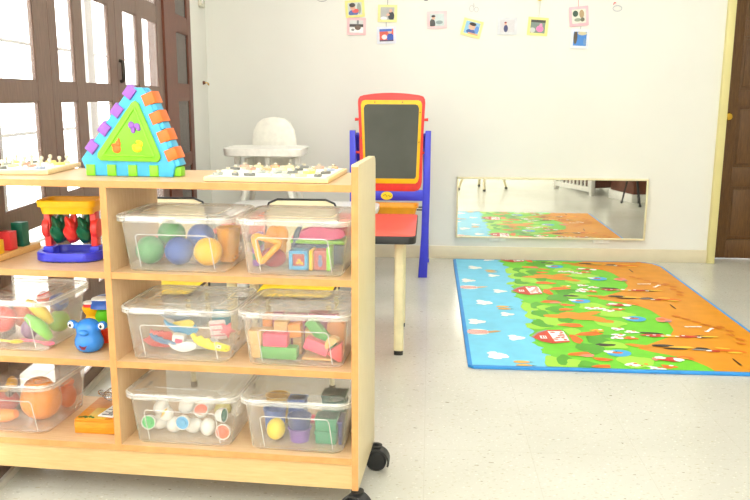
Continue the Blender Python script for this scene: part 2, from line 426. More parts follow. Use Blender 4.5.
# ------------------------------------------------------------------ play mat
MW, ML = 1.245, 2.009
MATX, MATY = .159, 2.834
pm_cols = [((58, 148, 222), 'mat_blue_edge'), ((120, 208, 240), 'mat_sky'), ((112, 206, 44), 'mat_meadow'), ((224, 148, 34), 'mat_earth'), ((250, 250, 246), 'mat_white'),
           ((206, 70, 44), 'mat_red'), ((246, 196, 60), 'mat_yellow'), ((60, 52, 44), 'mat_dark'), ((84, 168, 40), 'mat_deep_green'), ((164, 222, 70), 'mat_light_green'),
           ((238, 116, 30), 'mat_orange'), ((232, 140, 120), 'mat_pink'), ((70, 170, 226), 'mat_pond'), ((150, 146, 144), 'mat_grey'), ((222, 176, 120), 'mat_tan'), ((214, 122, 30), 'mat_brown')]
PM = [mat(n, c, .5, .3, .05, 14) for c, n in pm_cols]
pm = MB()
outline = [(.02, 0), (MW - .02, 0), (MW, .02), (MW, ML - .13), (MW - .012, ML - .07), (MW - .045, ML - .025), (MW - .1, ML - .004), (MW - .14, ML), (.02, ML), (0, ML - .02), (0, .02)]
pm.prism(outline, 0, .011, bev=.003, mi=0)
ins = .016
inner = [(ins, ins), (MW - ins, ins), (MW - ins, ML - .13), (MW - .045, ML - .052), (MW - .11, ML - ins), (ins, ML - ins)]
pm.flat(inner, .0113, 1)
ZL = [0]
def clipv(poly):
    """keep an outline inside the printed area"""
    a, b, c, d = ins, MW - ins, ins, ML - ins
    def cut(P, f, g):
        out = []
        for i in range(len(P)):
            p, q = P[i - 1], P[i]
            if f(p) != f(q):
                t = g(p, q); out.append((p[0] + (q[0] - p[0]) * t, p[1] + (q[1] - p[1]) * t))
            if f(q): out.append(q)
        return out
    for f, g in ((lambda p: p[0] >= a, lambda p, q: (a - p[0]) / (q[0] - p[0])), (lambda p: p[0] <= b, lambda p, q: (b - p[0]) / (q[0] - p[0])),
                 (lambda p: p[1] >= c, lambda p, q: (c - p[1]) / (q[1] - p[1])), (lambda p: p[1] <= d, lambda p, q: (d - p[1]) / (q[1] - p[1]))):
        P = poly
        if len(P) < 3: return []
        poly = cut(P, f, g)
    return poly
def draw(poly, mi, layer):
    poly = clipv(poly)
    if len(poly) >= 3:
        ZL[0] += 1; pm.flat(poly, .0118 + .000012 * ZL[0] + .0002 * layer, mi)   # every printed shape a breath above the last
# meadow: from a leafy left boundary to the far right; earth over its right part
lb = []
n = 90
for k in range(n + 1):
    v = ML * k / n; ph = (v % .81) / .81
    lb.append((.315 - .03 * math.cos(2 * math.pi * (ph - .45)) + .012 * math.sin(2 * math.pi * v / .11) + .006 * math.sin(2 * math.pi * v / .047), v))
pm.flat(clipv([(MW, ML * .0 + .016)] + lb + [(1.0, ML)]), .01148, 2)
rb = []
keys = [(0, .69), (.08, .76), (.2, .86), (.34, .915), (.5, .925), (.62, .915), (.74, .90), (.84, .86), (.9, .80), (.95, .73), (1, .69)]
for k in range(n + 1):
    v = ML * k / n; ph = ((v - .27) % .81) / .81
    for (a, x0), (b, x1) in zip(keys, keys[1:]):
        if a <= ph <= b:
            x = x0 + (x1 - x0) * (ph - a) / (b - a); break
    rb.append((x, v))
earth = [q for q in rb if .02 < q[1] < ML - .02]
er = [(MW - ins, ins)] + [(earth[0][0], ins)] + earth + [(earth[-1][0], ML - ins), (MW - .11, ML - ins), (MW - .045, ML - .052), (MW - ins, ML - .13)]
pm.flat(er, .01166, 3)
def blob(cx, cy, rx, ry, mi, layer, rot=0.0, wob=.18, n=22, seed=0):
    rnd = random.Random(seed + int(cx * 997) + int(cy * 613))
    a1, a2 = rnd.uniform(0, 6), rnd.uniform(0, 6)
    P = []
    for k in range(n):
        a = 2 * math.pi * k / n; f = 1 + wob * (.6 * math.sin(3 * a + a1) + .4 * math.sin(5 * a + a2))
        x, y = rx * f * math.cos(a), ry * f * math.sin(a)
        P.append((cx + x * math.cos(rot) - y * math.sin(rot), cy + x * math.sin(rot) + y * math.cos(rot)))
    draw(P, mi, layer)
for oi, o in enumerate((-.81, 0, .81, 1.62)):
    ZL[0] = oi * .25
    # clouds
    for cx, cy, s in ((.118, .135, 1.1), (.218, .37, 1), (.066, .60, 1.1), (.214, .735, .9), (.13, .96 - .03, .9)):
        for dx, dy, r_ in ((0, 0, .026), (-.014, .022, .018), (-.014, -.02, .018), (.022, .0, .016)):
            blob(cx + dx * s, cy + o + dy * s, r_ * s, r_ * s * 1.0, 4, 3, seed=3)
    # striped balloon lying on its side, with its basket
    draw(circ(.062, .442 + o, .05, .043, 20), 4, 3)
    for dy in (-.026, -.009, .009, .026):
        w_ = .05 * math.sqrt(1 - (dy / .043) ** 2) * .97
        draw([(.062 - w_, .4375 + o + dy), (.062 + w_, .4385 + o + dy * .7), (.062 + w_, .4455 + o + dy * .7), (.062 - w_, .4465 + o + dy)], 5, 4)
    draw([(.108, .43 + o), (.145, .445 + o), (.165, .462 + o), (.14, .468 + o), (.108, .458 + o)], 14, 3)
    # tan gliders
    for cx, cy in ((.21, .83), (.205, .06)):
        draw(circ(cx, cy + o, .032, .016, 14), 14, 4); draw([(cx + .03, cy + o - .004), (cx + .05, cy + o), (cx + .03, cy + o + .004)], 7, 4)
        draw(circ(cx - .004, cy + o + .004, .02, .006, 12), 6, 5)
    # leaves and hills along the boundary
    for cx, cy, rx, ry, mi in ((.33, .06, .035, .07, 9), (.375, .09, .03, .055, 8), (.41, .05, .035, .05, 9), (.33, .55, .05, .04, 9), (.36, .60, .04, .06, 8), (.40, .66, .04, .07, 9),
                               (.33, .72, .03, .06, 9), (.37, .76, .035, .05, 8), (.43, .60, .035, .04, 9), (.47, .68, .03, .06, 8), (.50, .25, .05, .06, 8), (.55, .36, .04, .05, 8), (.455, .03, .04, .05, 8), (.47, .48, .03, .05, 9),
                               (.60, .30, .05, .04, 9), (.66, .62, .06, .05, 9), (.72, .78, .07, .05, 9), (.64, .10, .06, .06, 9), (.60, .42, .05, .02, 8), (.57, .30, .035, .016, 7)):
        blob(cx, cy + o, rx * 1.15, ry * 1.15, mi, 3, seed=9)
    # barn lying on its side: red house with pale doors and a grey roof
    B = [(.283, .385), (.315, .45), (.36, .49), (.42, .50), (.437, .42), (.432, .325), (.36, .30), (.315, .325)]
    draw([(x, y + o) for x, y in B], 5, 5)
    draw([(.283, .39 + o), (.313, .455 + o), (.36, .498 + o), (.36, .482 + o), (.318, .442 + o), (.291, .385 + o)], 13, 6)
    draw([(.361, .472 + o), (.43, .478 + o), (.433, .345 + o), (.371, .33 + o)], 4, 6)
    for k in range(5):
        draw(circ(.38 + .012 * (k % 4), .36 + .024 * k + o, .012, .009, 8), 5, 7)
        draw(circ(.418 - .006 * (k % 2), .355 + .026 * k + o, .008, .01, 8), 5, 7)
    draw([(.318, .365 + o), (.345, .365 + o), (.345, .405 + o), (.318, .405 + o)], 4, 6)
    draw([(.326, .37 + o), (.331, .37 + o), (.331, .4 + o), (.326, .4 + o)], 5, 7); draw([(.336, .37 + o), (.34, .37 + o), (.34, .4 + o), (.336, .4 + o)], 5, 7)
    # orange fields and paths
    for cx, cy, rx, ry, mi, ro in ((.48, .575, .045, .022, 10, -.1), (.445, .172, .04, .018, 10, .2), (.464, .37, .018, .045, 10, .1), (.55, .72, .09, .04, 3, -.5), (.45, .72, .06, .025, 3, .1), (.63, .66, .05, .02, 3, -.4), (.47, .155, .025, .012, 11, .2), (.50, .03, .03, .016, 10, .2), (.535, .45, .05, .02, 10, .3), (.52, .115, .03, .014, 10, -.2), (.60, .78, .05, .02, 3, .5), (.70, .30, .04, .015, 3, -.3)):
        blob(cx, cy + o, rx * 1.2, ry * 1.35, mi, 4, rot=ro, seed=2)
    # ponds with a duck on each
    for cx, cy in ((.60, .195), (.79, .70)):
        draw(circ(cx, cy + o, .05, .042, 18, .5), 12, 5); draw(circ(cx - .03, cy + o + .012, .025, .016, 12), 4, 6)
        draw(circ(cx - .005, cy + o + .004, .022, .011, 12), 10, 7); draw(circ(cx - .045, cy + o + .018, .012, .01, 10), 4, 7); draw(circ(cx - .012, cy + o + .012, .01, .005, 8), 7, 8)
    # hens and lambs
    for cx, cy, mi in ((.62, .87 - .81, 4), (.655, .44, 4), (.64, .40, 4), (.70, .835, 4), (.66, .87, 4), (.75, .86, 10), (.695, .40, 10), (.67, .53, 4), (.72, .49, 4), (.58, .50, 6)):
        blob(cx, cy + o, .028, .02, mi, 5, wob=.3); draw(circ(cx + .012, cy + o + .012, .009, .008, 8), 10 if mi == 4 else 4, 6); draw(circ(cx - .01, cy + o - .008, .007, .005, 8), 5, 6)
    # rooster
    blob(.775, .135 + o, .05, .026, 5, 5); blob(.745, .15 + o, .022, .016, 4, 6); blob(.81, .13 + o, .02, .02, 4, 6); blob(.845, .155 + o, .03, .018, 10, 6, rot=-.4); draw(circ(.84, .15 + o, .016, .005, 8, -.4), 6, 7); draw(circ(.72, .13 + o, .01, .02, 8), 11, 6)
    # striped birds lying across the earth
    blob(.80, .445 + o, .05, .02, 5, 5, wob=.25); blob(.875, .44 + o, .05, .014, 6, 5); blob(.945, .44 + o, .045, .017, 5, 6, wob=.25); draw(circ(.865, .452 + o, .012, .01, 8), 4, 7); blob(1.005, .443 + o, .05, .017, 7, 5); draw(circ(1.03, .445 + o, .04, .01, 12), 6, 6); draw(circ(.80, .478 + o, .05, .011, 12, -.1), 7, 6); draw(circ(.985, .432 + o, .01, .008, 8), 4, 7)
    for k in range(6): draw(circ(.775 + .03 * k, .437 + o + .012 * (k % 2), .008, .006, 8), 4, 8)
    draw(circ(.80, .305 + o, .045, .017, 14), 7, 5); blob(.87, .29 + o, .05, .013, 6, 5); draw(circ(.84, .268 + o, .05, .009, 12), 7, 6); blob(.945, .275 + o, .03, .017, 7, 5); draw(circ(.93, .262 + o, .03, .008, 12), 13, 6); blob(.985, .25 + o, .022, .012, 5, 6); blob(1.05, .262 + o, .055, .018, 10, 5, rot=-.25); draw(circ(1.06, .235 + o, .03, .011, 12), 6, 6); draw(circ(1.03, .285 + o, .03, .009, 12, -.2), 6, 7); draw(circ(.965, .252 + o, .012, .009, 8), 4, 7)
    # white bones
    for cx, cy, ro in ((1.01, .59, .1), (1.065, .545, .9)):
        draw(circ(cx, cy + o, .03, .006, 10, ro), 4, 5)
        for e in (-1, 1): draw(circ(cx + e * .028 * math.cos(ro), cy + o + e * .028 * math.sin(ro), .011, .008, 8), 4, 5)
    # pink heap, figure in blue, footprints
    blob(.91, .69 + o, .035, .04, 11, 5); draw(circ(.905, .70 + o, .018, .014, 10), 10, 6); draw(circ(.925, .665 + o, .015, .012, 10), 13, 6)
    for k in range(5): draw(circ(.99 + .03 * k, .76 - .045 * k + o, .022, .012, 10, -.7), 15, 4); draw(circ(1.13 + .02 * (k % 2), .60 - .06 * k + o, .02, .013, 10, -.7), 15, 4)
    draw([(1.02, .16 + o), (1.026, .16 + o), (1.03, .08 + o), (1.022, .08 + o)], 7, 4)
pmo = pm.build('play_mat', PM, None, TM((MATX, MATY, 0)), smooth=0)
tag(pmo, 'large colourful farmyard play mat with blue edging on the tiled floor', 'mat')

# ------------------------------------------------------------------ photo cards on the back wall
def card(cx, cz, rot, rim, label, back, items, w=.116, h=.1, string=0.0, strc=(120, 120, 120)):
    M = TM((cx, D - .002, cz), (0, R(rot), 0))
    t = thing('photo_card', label, 'photo card', M, 'photo cards on the back wall')
    m = MB(); m.prism(rpoly(w, h, .003, 2), 0, .003, XZ); m.build('paper_mount', mat('card_%d_%d_%d' % rim, rim, .8), t)
    m = MB(); iw, ih = w * .36, h * .36
    mats = [mat('print_%d_%d_%d' % back, back, .4)]
    m.prism(rpoly(2 * iw, 2 * ih, .001, 1), .003, .0036, XZ, 0)
    for lay, (kind, px, pz, rx, rz, c) in enumerate(items):
        mm = mat('print_%d_%d_%d' % c, c, .4)
        if mm not in mats: mats.append(mm)
        P = circ(px * iw, pz * ih, rx * iw, rz * ih, 14) if kind == 'o' else [((px - rx) * iw, (pz - rz) * ih), ((px + rx) * iw, (pz - rz) * ih), ((px + rx) * iw, (pz + rz) * ih), ((px - rx) * iw, (pz + rz) * ih)]
        P = [(max(-iw, min(iw, x)), max(-ih, min(ih, z))) for x, z in P]
        m.flat(P, .0037 + .0001 * lay, mats.index(mm), XZ)
    m.build('photo_print', mats, t, smooth=0)
    if string:
        m = MB(); m.tube([(0, -.0015, h / 2 - .004), (0, -.0015, h / 2 + string)], .0014, 6); m.build('hanging_string', mat('string_%d_%d_%d' % strc, strc, .8), t)
    return t
SK, HAIR = (226, 176, 150), (50, 40, 38)
card(-.462, 1.521, -4, (236, 232, 150), 'yellow photo card of a dark-haired child, topmost of the pair furthest left', (206, 214, 208),
     [('o', .6, .0, .3, .9, (150, 160, 150)), ('o', -.25, -.7, .7, .55, (80, 100, 170)), ('o', .05, -.35, .5, .35, (220, 90, 90)), ('o', -.3, .25, .38, .5, SK), ('o', -.35, .6, .45, .35, HAIR)])
card(-.453, 1.418, 1, (244, 200, 204), 'pink photo card with a dark table scene, below the yellow card furthest left', (214, 214, 212),
     [('r', 0, -.6, 1, .4, (240, 240, 238)), ('r', 0, .15, 1, .22, (70, 64, 60)), ('o', .2, -.2, .45, .4, (110, 90, 76)), ('o', -.5, -.55, .25, .2, (150, 150, 150)), ('r', .2, .7, .15, .3, (120, 124, 128))])
card(-.266, 1.493, 1, (232, 230, 160), 'yellow-green photo card of a person in black on a grey background, hung on a string', (176, 176, 174),
     [('o', .55, -.4, .45, .7, (40, 44, 54)), ('o', .45, .45, .22, .3, SK), ('o', -.5, -.8, .5, .3, (230, 232, 236)), ('o', .1, -.2, .25, .2, SK)], string=.12)
card(-.271, 1.367, -2, (226, 230, 240), 'white photo card with a red and blue print, hung below the yellow-green card', (214, 90, 76),
     [('o', .55, -.4, .5, .7, (40, 80, 180)), ('o', .5, .55, .3, .35, SK), ('o', -.3, -.3, .4, .4, (236, 220, 224)), ('r', -.1, .8, .9, .2, (70, 110, 200)), ('r', 0, -.9, 1, .12, (70, 60, 90))], string=.03)
card(.032, 1.455, -2, (246, 204, 206), 'pink photo card of a person in profile against a misty grey print', (196, 208, 208),
     [('o', -.65, -.6, .4, .8, (60, 60, 58)), ('o', -.5, .35, .25, .3, SK), ('o', -.5, .6, .28, .2, HAIR), ('o', .3, -.4, .5, .3, (140, 156, 156))], w=.12)
card(.241, 1.407, 14, (246, 236, 160), 'pale yellow photo card tilted, of a smiling child in blue', (140, 190, 222),
     [('o', .0, -.6, .7, .4, (60, 90, 160)), ('o', -.05, .2, .48, .5, SK), ('o', 0, .65, .5, .28, HAIR), ('o', .7, -.1, .3, .6, (90, 140, 210)), ('r', .3, -.9, .7, .15, (226, 170, 130))], w=.12)
card(.45, 1.419, 0, (216, 218, 222), 'plain grey-white photo card of a small figure in dark blue', (210, 208, 212),
     [('o', -.2, -.4, .3, .6, (60, 64, 110)), ('o', -.25, .35, .17, .22, SK), ('o', -.25, .55, .18, .14, (140, 50, 60))], w=.118)
card(.63, 1.416, 4, (242, 232, 150), 'yellow photo card with a figure in pink, hung from a yellow peg', (124, 140, 134),
     [('o', .3, -.35, .5, .5, (236, 130, 180)), ('o', .4, .2, .2, .3, (240, 150, 190)), ('r', 0, .8, 1, .2, (60, 60, 56)), ('o', -.7, -.6, .4, .4, (200, 204, 200))], w=.12, h=.105, string=.1, strc=(210, 210, 200))
card(.868, 1.474, -5, (250, 190, 200), 'white photo card with a pink border and leafy print, topmost of the pair furthest right', (226, 222, 208),
     [('o', -.5, .4, .4, .45, (50, 80, 64)), ('o', .4, .3, .35, .6, (176, 150, 110)), ('o', -.2, -.5, .5, .25, (150, 160, 140)), ('o', .5, -.5, .3, .3, (110, 110, 90))], w=.112, h=.112, string=.06, strc=(226, 110, 120))
card(.88, 1.345, 2, (224, 228, 234), 'white photo card with a bright blue print, below the pink-bordered card', (70, 134, 210),
     [('o', -.7, .2, .3, 1, (90, 80, 66)), ('o', .3, .8, .7, .3, (206, 196, 160)), ('o', .75, -.4, .2, .5, (110, 150, 200))], w=.106, h=.112, string=.015)
m = MB(); m.box((.634, D - .008, 1.578), (.022, .012, .03), bev=.002); m.box((.634, D - .015, 1.57), (.008, .006, .02), bev=.001)
tag(m.build('clothes_peg', mat('peg_yellow', (240, 214, 80), .5)), 'small yellow peg holding a string at the top of the back wall', 'peg')
def sticker(cx, cz, label, parts):
    t = thing('wall_sticker', label, 'sticker', TM((cx, D - .001, cz)), 'outline stickers on the back wall')
    for nm, pts, c, r_ in parts:
        m = MB(); m.tube([(x, -.0015, z) for x, z in pts], r_, 6, closed=len(pts) > 7); m.build(nm, mat('ink_%d_%d_%d' % c, c, .7), t)
sticker(.25, 1.52, 'faint dotted butterfly outline on the wall above the tilted yellow card', [('wing', circ(-.014, .0, .013, .018, 12), (190, 190, 194), .0016), ('wing', circ(.014, -.006, .012, .014, 12), (190, 190, 194), .0016), ('antenna', [(0, .01), (-.002, .03)], (150, 150, 156), .0014)])
sticker(1.087, 1.524, 'white duck-shaped outline with a red comb on the wall far right', [('duck_outline', circ(.002, -.006, .026, .016, 14), (176, 176, 186), .0018), ('comb', [(-.022, .016), (-.016, .028), (-.008, .024)], (220, 90, 90), .003)])
sticker(-.661, 1.568, 'grey cloud outline at the top of the wall near the left', [('cloud_outline', circ(0, .01, .03, .014, 14), (170, 170, 174), .002)])
sticker(-.036, 1.572, 'dark grey outline at the top of the wall above the pink profile card', [('bird_outline', circ(0, .006, .014, .01, 12), (110, 110, 114), .004)])

# ------------------------------------------------------------------ easel
EY = 4.36
ea = thing('easel', 'red and yellow framed chalkboard easel on blue plastic legs', 'easel', TM((-.21, EY, 0)))
def ring_poly(out, inn): return out, inn
def upright(mb, poly, yf, yb, mi=0, bev=.0): return mb.prism(poly, -yb, -yf, XZ, mi, bev)
redp = []
for k in range(13):
    x = -.15 + .30 * k / 12; redp.append((x, 1.023 - .012 * (x / .15) ** 2))
outer = [(-.171, .54)] + [(-.176, .80), (-.183, .97), (-.181, .99), (-.172, 1.004)] + redp + [(.172, 1.004), (.181, .99), (.183, .97), (.176, .80), (.171, .54), (.165, .512), (.152, .495), (.128, .488), (-.128, .488), (-.152, .495), (-.165, .512)]
m = MB(); upright(m, outer, -.022, .022, 0, .006); m.build('board_frame', RED, ea)
m = MB(); upright(m, [(-.148, .544), (-.166, .96), (-.16, .978), (-.145, .984), (.145, .984), (.16, .978), (.166, .96), (.154, .56), (.148, .542), (.135, .532), (-.135, .532)], -.028, -.020, 0, .002)
yf = m.build('inner_frame', YEL, ea)
m = MB(); upright(m, [(-.138, .572), (-.150, .94), (-.144, .957), (-.13, .962), (.13, .962), (.144, .957), (.150, .94), (.138, .572), (.13, .56), (-.13, .56)], -.0295, -.026)
m.build('chalkboard', SLATEBOARD, ea)
for x, z in ((-.09, .973), (.06, .973), (-.162, .78), (.152, .76), (.156, .92)):
    m = MB(); m.cyl((x, -.031, z), (x, -.026, z), .004, .004, 10); m.build('screw', mat('screw_head', (150, 110, 30), .4), yf)
for s in (-1, 1):
    m = MB()
    upright(m, [(s * .186, .82), (s * .217, .82), (s * .217, .50), (s * .213, .25), (s * .208, 0), (s * .158, 0), (s * .172, .25), (s * .176, .5)], -.018, .018, 0, .004)
    m.build('leg', BLUE, ea, Matrix.Translation((-.012 if s < 0 else 0, 0, 0)))
    m = MB(); m.tube([(s * .19, .02, .8), (s * .195, .22, .4), (s * .2, .42, .018)], .017, 10); m.cyl((s * .2, .42, 0), (s * .2, .42, .02), .02, .02, 12)
    m.build('leg', BLUE, ea)
    for z in (.88, .70):
        m = MB(); m.cyl((s * .174, 0, z), (s * .2, 0, z), .006, .009, 12); m.build('pivot_pin', RED, ea)
    for z in (.40, .385):
        m = MB(); m.cyl((s * .145, -.01, z), (s * .182, -.01, z), .004, .004, 10); m.build('tray_pin', BLACK, ea)
m = MB(); m.box((-.005, -.002, .465), (.37, .034, .06), bev=.006); m.build('crossbar', BLUE, ea)
m = MB(); m.prism(circ(-.022, .463, .033, .023, 24), .019, .022, XZ)
em = m.build('oval_emblem', mat('emblem_yellow', (240, 214, 40), .35), ea)
m = MB(); m.tube([(-.042, -.0225, .463), (-.03, -.0225, .472), (-.02, -.0225, .458), (-.012, -.0225, .468), (-.004, -.0225, .456), (.004, -.0225, .464)], .0018, 6)
m.build('emblem_squiggle', mat('emblem_ink', (90, 84, 40), .5), em)
tray = MB()
def tray_ring(w, d, z): return rrect(w, d, .02, z, 4, 0, -.085)
tray.loft([tray_ring(.27, .12, .362), tray_ring(.30, .16, .422), tray_ring(.312, .172, .424), tray_ring(.312, .172, .416), ], True, False)
tray.loft([tray_ring(.264, .115, .366), tray_ring(.296, .155, .4235), tray_ring(.311, .171, .4245)], True, False)
tray.build('storage_tray', mat('tray_amber', (240, 160, 20), .35), ea)

# ------------------------------------------------------------------ tables
def rounded_table(name, label, x0, x1, y0, y1, z, r, top_m, edge_m, leg_m, legs, lr, th=.026, ez=.026):
    cx, cy = (x0 + x1) / 2, (y0 + y1) / 2
    t = thing(name, label, 'table', TM((cx, cy, 0)))
    m = MB(); m.prism(rpoly(x1 - x0 - .004, y1 - y0 - .004, r, 6), z - th + .002, z, bev=.0015); m.build('tabletop', top_m, t)
    if edge_m:
        e = MB(); e.loft([rrect(x1 - x0 - .006, y1 - y0 - .006, r, z - th, 6), rrect(x1 - x0, y1 - y0, r, z - th + .003, 6), rrect(x1 - x0, y1 - y0, r, z - .003, 6), rrect(x1 - x0 - .005, y1 - y0 - .005, r, z + .0004, 6), rrect(x1 - x0 - .012, y1 - y0 - .012, r, z - .002, 6), rrect(x1 - x0 - .012, y1 - y0 - .012, r, z - th, 6)], False, False)
        e.build('edge_band', edge_m, t)
    for lx, ly in legs:
        m = MB(); m.loft([rrect(lr, lr, lr * .3, .018, 4, lx - cx, ly - cy), rrect(lr, lr, lr * .3, z - th, 4, lx - cx, ly - cy)])
        l = m.build('leg', leg_m, t)
        m = MB(); m.loft([rrect(lr * .94, lr * .94, lr * .3, 0, 4, lx - cx, ly - cy), rrect(lr * .94, lr * .94, lr * .3, .02, 4, lx - cx, ly - cy)])
        m.build('foot', BLACK, l)
    return t
REDTOP = mat('red_laminate', (232, 78, 62), .4)
rounded_table('play_table', 'red topped table with black edging and cream legs in front of the easel', -.841, -.045, 2.888, 3.47, .49, .03, REDTOP, BLACK, CREAM,
              ((-.109, 2.988), (-.771, 2.988), (-.771, 3.38), (-.114, 3.38)), .038, .03)
rounded_table('low_table', 'white table with rounded corners between the high chair and the red table', -1.0, -.25, 3.70, 4.10, .46, .09, WHITE, None, WHITE,
              ((-.92, 3.78), (-.33, 3.78), (-.33, 4.02), (-.92, 4.02)), .05, .03)

# ------------------------------------------------------------------ small chairs behind the shelf
def small_chair(cx, label):
    t = thing('small_chair', label, 'chair', TM((cx, 2.70, 0)), 'small chairs behind the toy shelf')
    YS = mat('yellow_seat', (250, 214, 30), .4); CB = mat('cream_backrest', (236, 224, 186), .45); DK = mat('dark_tube', (52, 52, 54), .3, .5, .05, 20, .5)
    m = MB(); m.prism(rpoly(.262, .24, .03, 5), .318, .333, bev=.003); s = m.build('seat', YS, t)
    m = MB(); m.tube([(x, y, .325) for x, y in rpoly(.262, .24, .03, 5)], .005, 8, closed=True); m.build('seat_edge', BLACK, s)
    def back(w, z0, z1, rr):
        return [(-w, z0), (-w, z1 - rr), (-w + rr * .3, z1 - rr * .3), (-w + rr, z1), (w - rr, z1), (w - rr * .3, z1 - rr * .3), (w, z1 - rr), (w, z0)]
    m = MB(); m.prism(back(.128, .44, .628, .04), -.131, -.125, XZ, 0, .001); m.build('backrest', CB, t)
    m = MB(); m.tube([(x, .128, z) for x, z in back(.134, .30, .632, .045)], .004, 8); m.build('back_frame', DK, t)
    for sx, sy in ((-1, -1), (1, -1), (1, 1), (-1, 1)):
        m = MB(); m.tube([(sx * .125, sy * .11, .316), (sx * .14, sy * .125, .012)], .009, 8); l = m.build('leg', CREAM, t)
        m = MB(); m.cyl((sx * .14, sy * .125, 0), (sx * .14, sy * .125, .02), .012, .011, 10); m.build('foot', BLACK, l)
small_chair(-.462, 'yellow seated small chair with cream back seen through the shelf behind the shape toys box')
small_chair(-.95, 'yellow seated small chair with cream back seen through the shelf behind the ball box')

# ------------------------------------------------------------------ high chair
hc = thing('high_chair', 'white plastic high chair with wide tray against the back wall', 'high chair', TM((-.90, 4.45, 0)))
HW = mat('high_chair_white', (240, 239, 230), .4)
m = MB()
# tray: rounded slab with a raised lip
m.loft([rrect(.41, .30, .05, .682, 6, 0, -.1), rrect(.428, .325, .06, .686, 6, 0, -.1), rrect(.436, .332, .06, .722, 6, 0, -.1), rrect(.430, .325, .058, .726, 6, 0, -.1), rrect(.41, .30, .05, .718, 6, 0, -.1)])
m.build('tray', HW, hc)
bk = [(-.115, .50), (-.128, .60), (-.130, .70), (-.128, .76), (-.118, .81), (-.095, .852), (-.06, .876), (0, .886), (.06, .876), (.095, .852), (.118, .81), (.128, .76), (.130, .70), (.128, .60), (.115, .50)]
m = MB(); m.prism(bk, -.125, -.10, XZ, 0, .006)
m.box((0, .0, .515), (.25, .25, .03), bev=.01)
for s in (-1, 1): m.box((s * .125, .02, .585), (.018, .2, .15), bev=.006)
m.box((0, -.095, .60), (.03, .02, .14), bev=.005)
m.build('seat_shell', mat('seat_shell_cream', (242, 240, 228), .4), hc)
for s in (-1, 1):
    for yy, fy in ((-.10, -.27), (.10, .30)):
        m = MB(); m.tube([(s * .115, yy, .52), (s * .25, fy, .016)], .0125, 10); l = m.build('leg', CHROME, hc)
        m = MB(); m.cyl((s * .253, fy, 0), (s * .25, fy, .02), .015, .014, 12); m.build('foot', WHITE, l)
        m = MB(); m.cyl((s * .118, yy, .50), (s * .15, yy * 1.4, .40), .02, .016, 12); m.build('leg_socket', HW, l)
    m = MB(); m.box((s * .17, -.09, .66), (.03, .05, .06), bev=.006); m.build('tray_clip', HW, hc)

# ------------------------------------------------------------------ things the mirror shows, out of the photograph's own view
st = thing('step_stool', 'small cream stool with splayed legs and black feet, seen in the mirror', 'stool', TM((.59, .97, 0)))
m = MB(); m.prism(rpoly(.32, .24, .03, 4), .37, .39, Matrix.Rotation(R(28), 4, 'Z'), 0, .003); m.build('seat', CREAM, st)
for fx, fy in ((-.26, .11), (.01, .23), (-.017, -.26), (.27, -.04)):
    m = MB(); m.tube([(fx * .55, fy * .55, .37), (fx, fy, .02)], .013, 8); l = m.build('leg', CREAM, st)
    m = MB(); m.cyl((fx, fy, 0), (fx, fy, .022), .016, .015, 10); m.build('foot', BLACK, l)
cr = thing('baby_crib', 'white slatted cot side seen in the mirror', 'cot', Matrix.Translation((1.56, 1.16, 0)) @ Matrix.Rotation(R(67), 4, 'Z'))
CW = mat('cot_white', (240, 239, 232), .4)
m = MB(); m.box((0, 0, .06), (.66, .035, .05), bev=.004); m.build('bottom_rail', CW, cr)
m = MB(); m.box((0, 0, .76), (.66, .035, .05), bev=.004); m.build('top_rail', CW, cr)
for s in (-.34, .34):
    m = MB(); m.box((s, 0, .41), (.045, .045, .82), bev=.005); m.build('post', CW, cr)
for k in range(9):
    m = MB(); m.box((-.28 + .07 * k, 0, .41), (.026, .014, .66), bev=.002); m.build('slat', CW, cr)
m = MB(); m.box((0, -.30, .17), (.62, .5, .2), bev=.01); m.build('dark_infill', mat('cot_infill_brown', (96, 58, 42), .5), cr)  # brown box added so the gaps between the slats read dark
for s in (-.34, .34):
    m = MB(); m.box((s, -.58, .41), (.045, .045, .82), bev=.005); m.build('post', CW, cr)
m = MB(); m.box((0, -.58, .76), (.66, .035, .05), bev=.004); m.build('top_rail', CW, cr)
cb = thing('wooden_chest', 'red-brown wooden chest on a white plinth seen in the mirror', 'chest', Matrix.Translation((1.955, 1.80, 0)) @ Matrix.Rotation(R(75), 4, 'Z'))
m = MB(); m.box((0, -.12, .386), (.46, .32, .61), bev=.006); m.build('body', REDBRN, cb)
m = MB(); m.box((0, -.115, .04), (.47, .34, .08), bev=.004); m.build('plinth', CW, cb)
for k in (-.112, .112):
    m = MB(); m.box((k, .045, .42), (.21, .012, .46), bev=.004); d_ = m.build('door', REDBRN, cb)
    m = MB(); m.ell((k * .3, .06, .45), .012); m.build('knob', BRASS, d_)
ms = thing('music_stand', 'thin black-legged stand seen at the right end of the mirror', 'stand', TM((1.93, 2.16, 0)))
for fx, fy in ((-.065, -.105), (.04, .17), (.1, -.12)):
    m = MB(); m.tube([(0, 0, .5), (fx, fy, .008)], .008, 8); l = m.build('leg', BLACK, ms); m = MB(); m.ell((fx, fy, .011), (.013, .013, .011)); m.build('foot', BLACK, l)
m = MB(); m.tube([(0, 0, .48), (0, 0, .95)], .008, 8); m.build('pole', BLACK, ms)
m = MB(); m.box((0, 0, 1.05), (.3, .012, .22), (R(-15), 0, 0), bev=.003); m.build('desk', BLACK, ms)

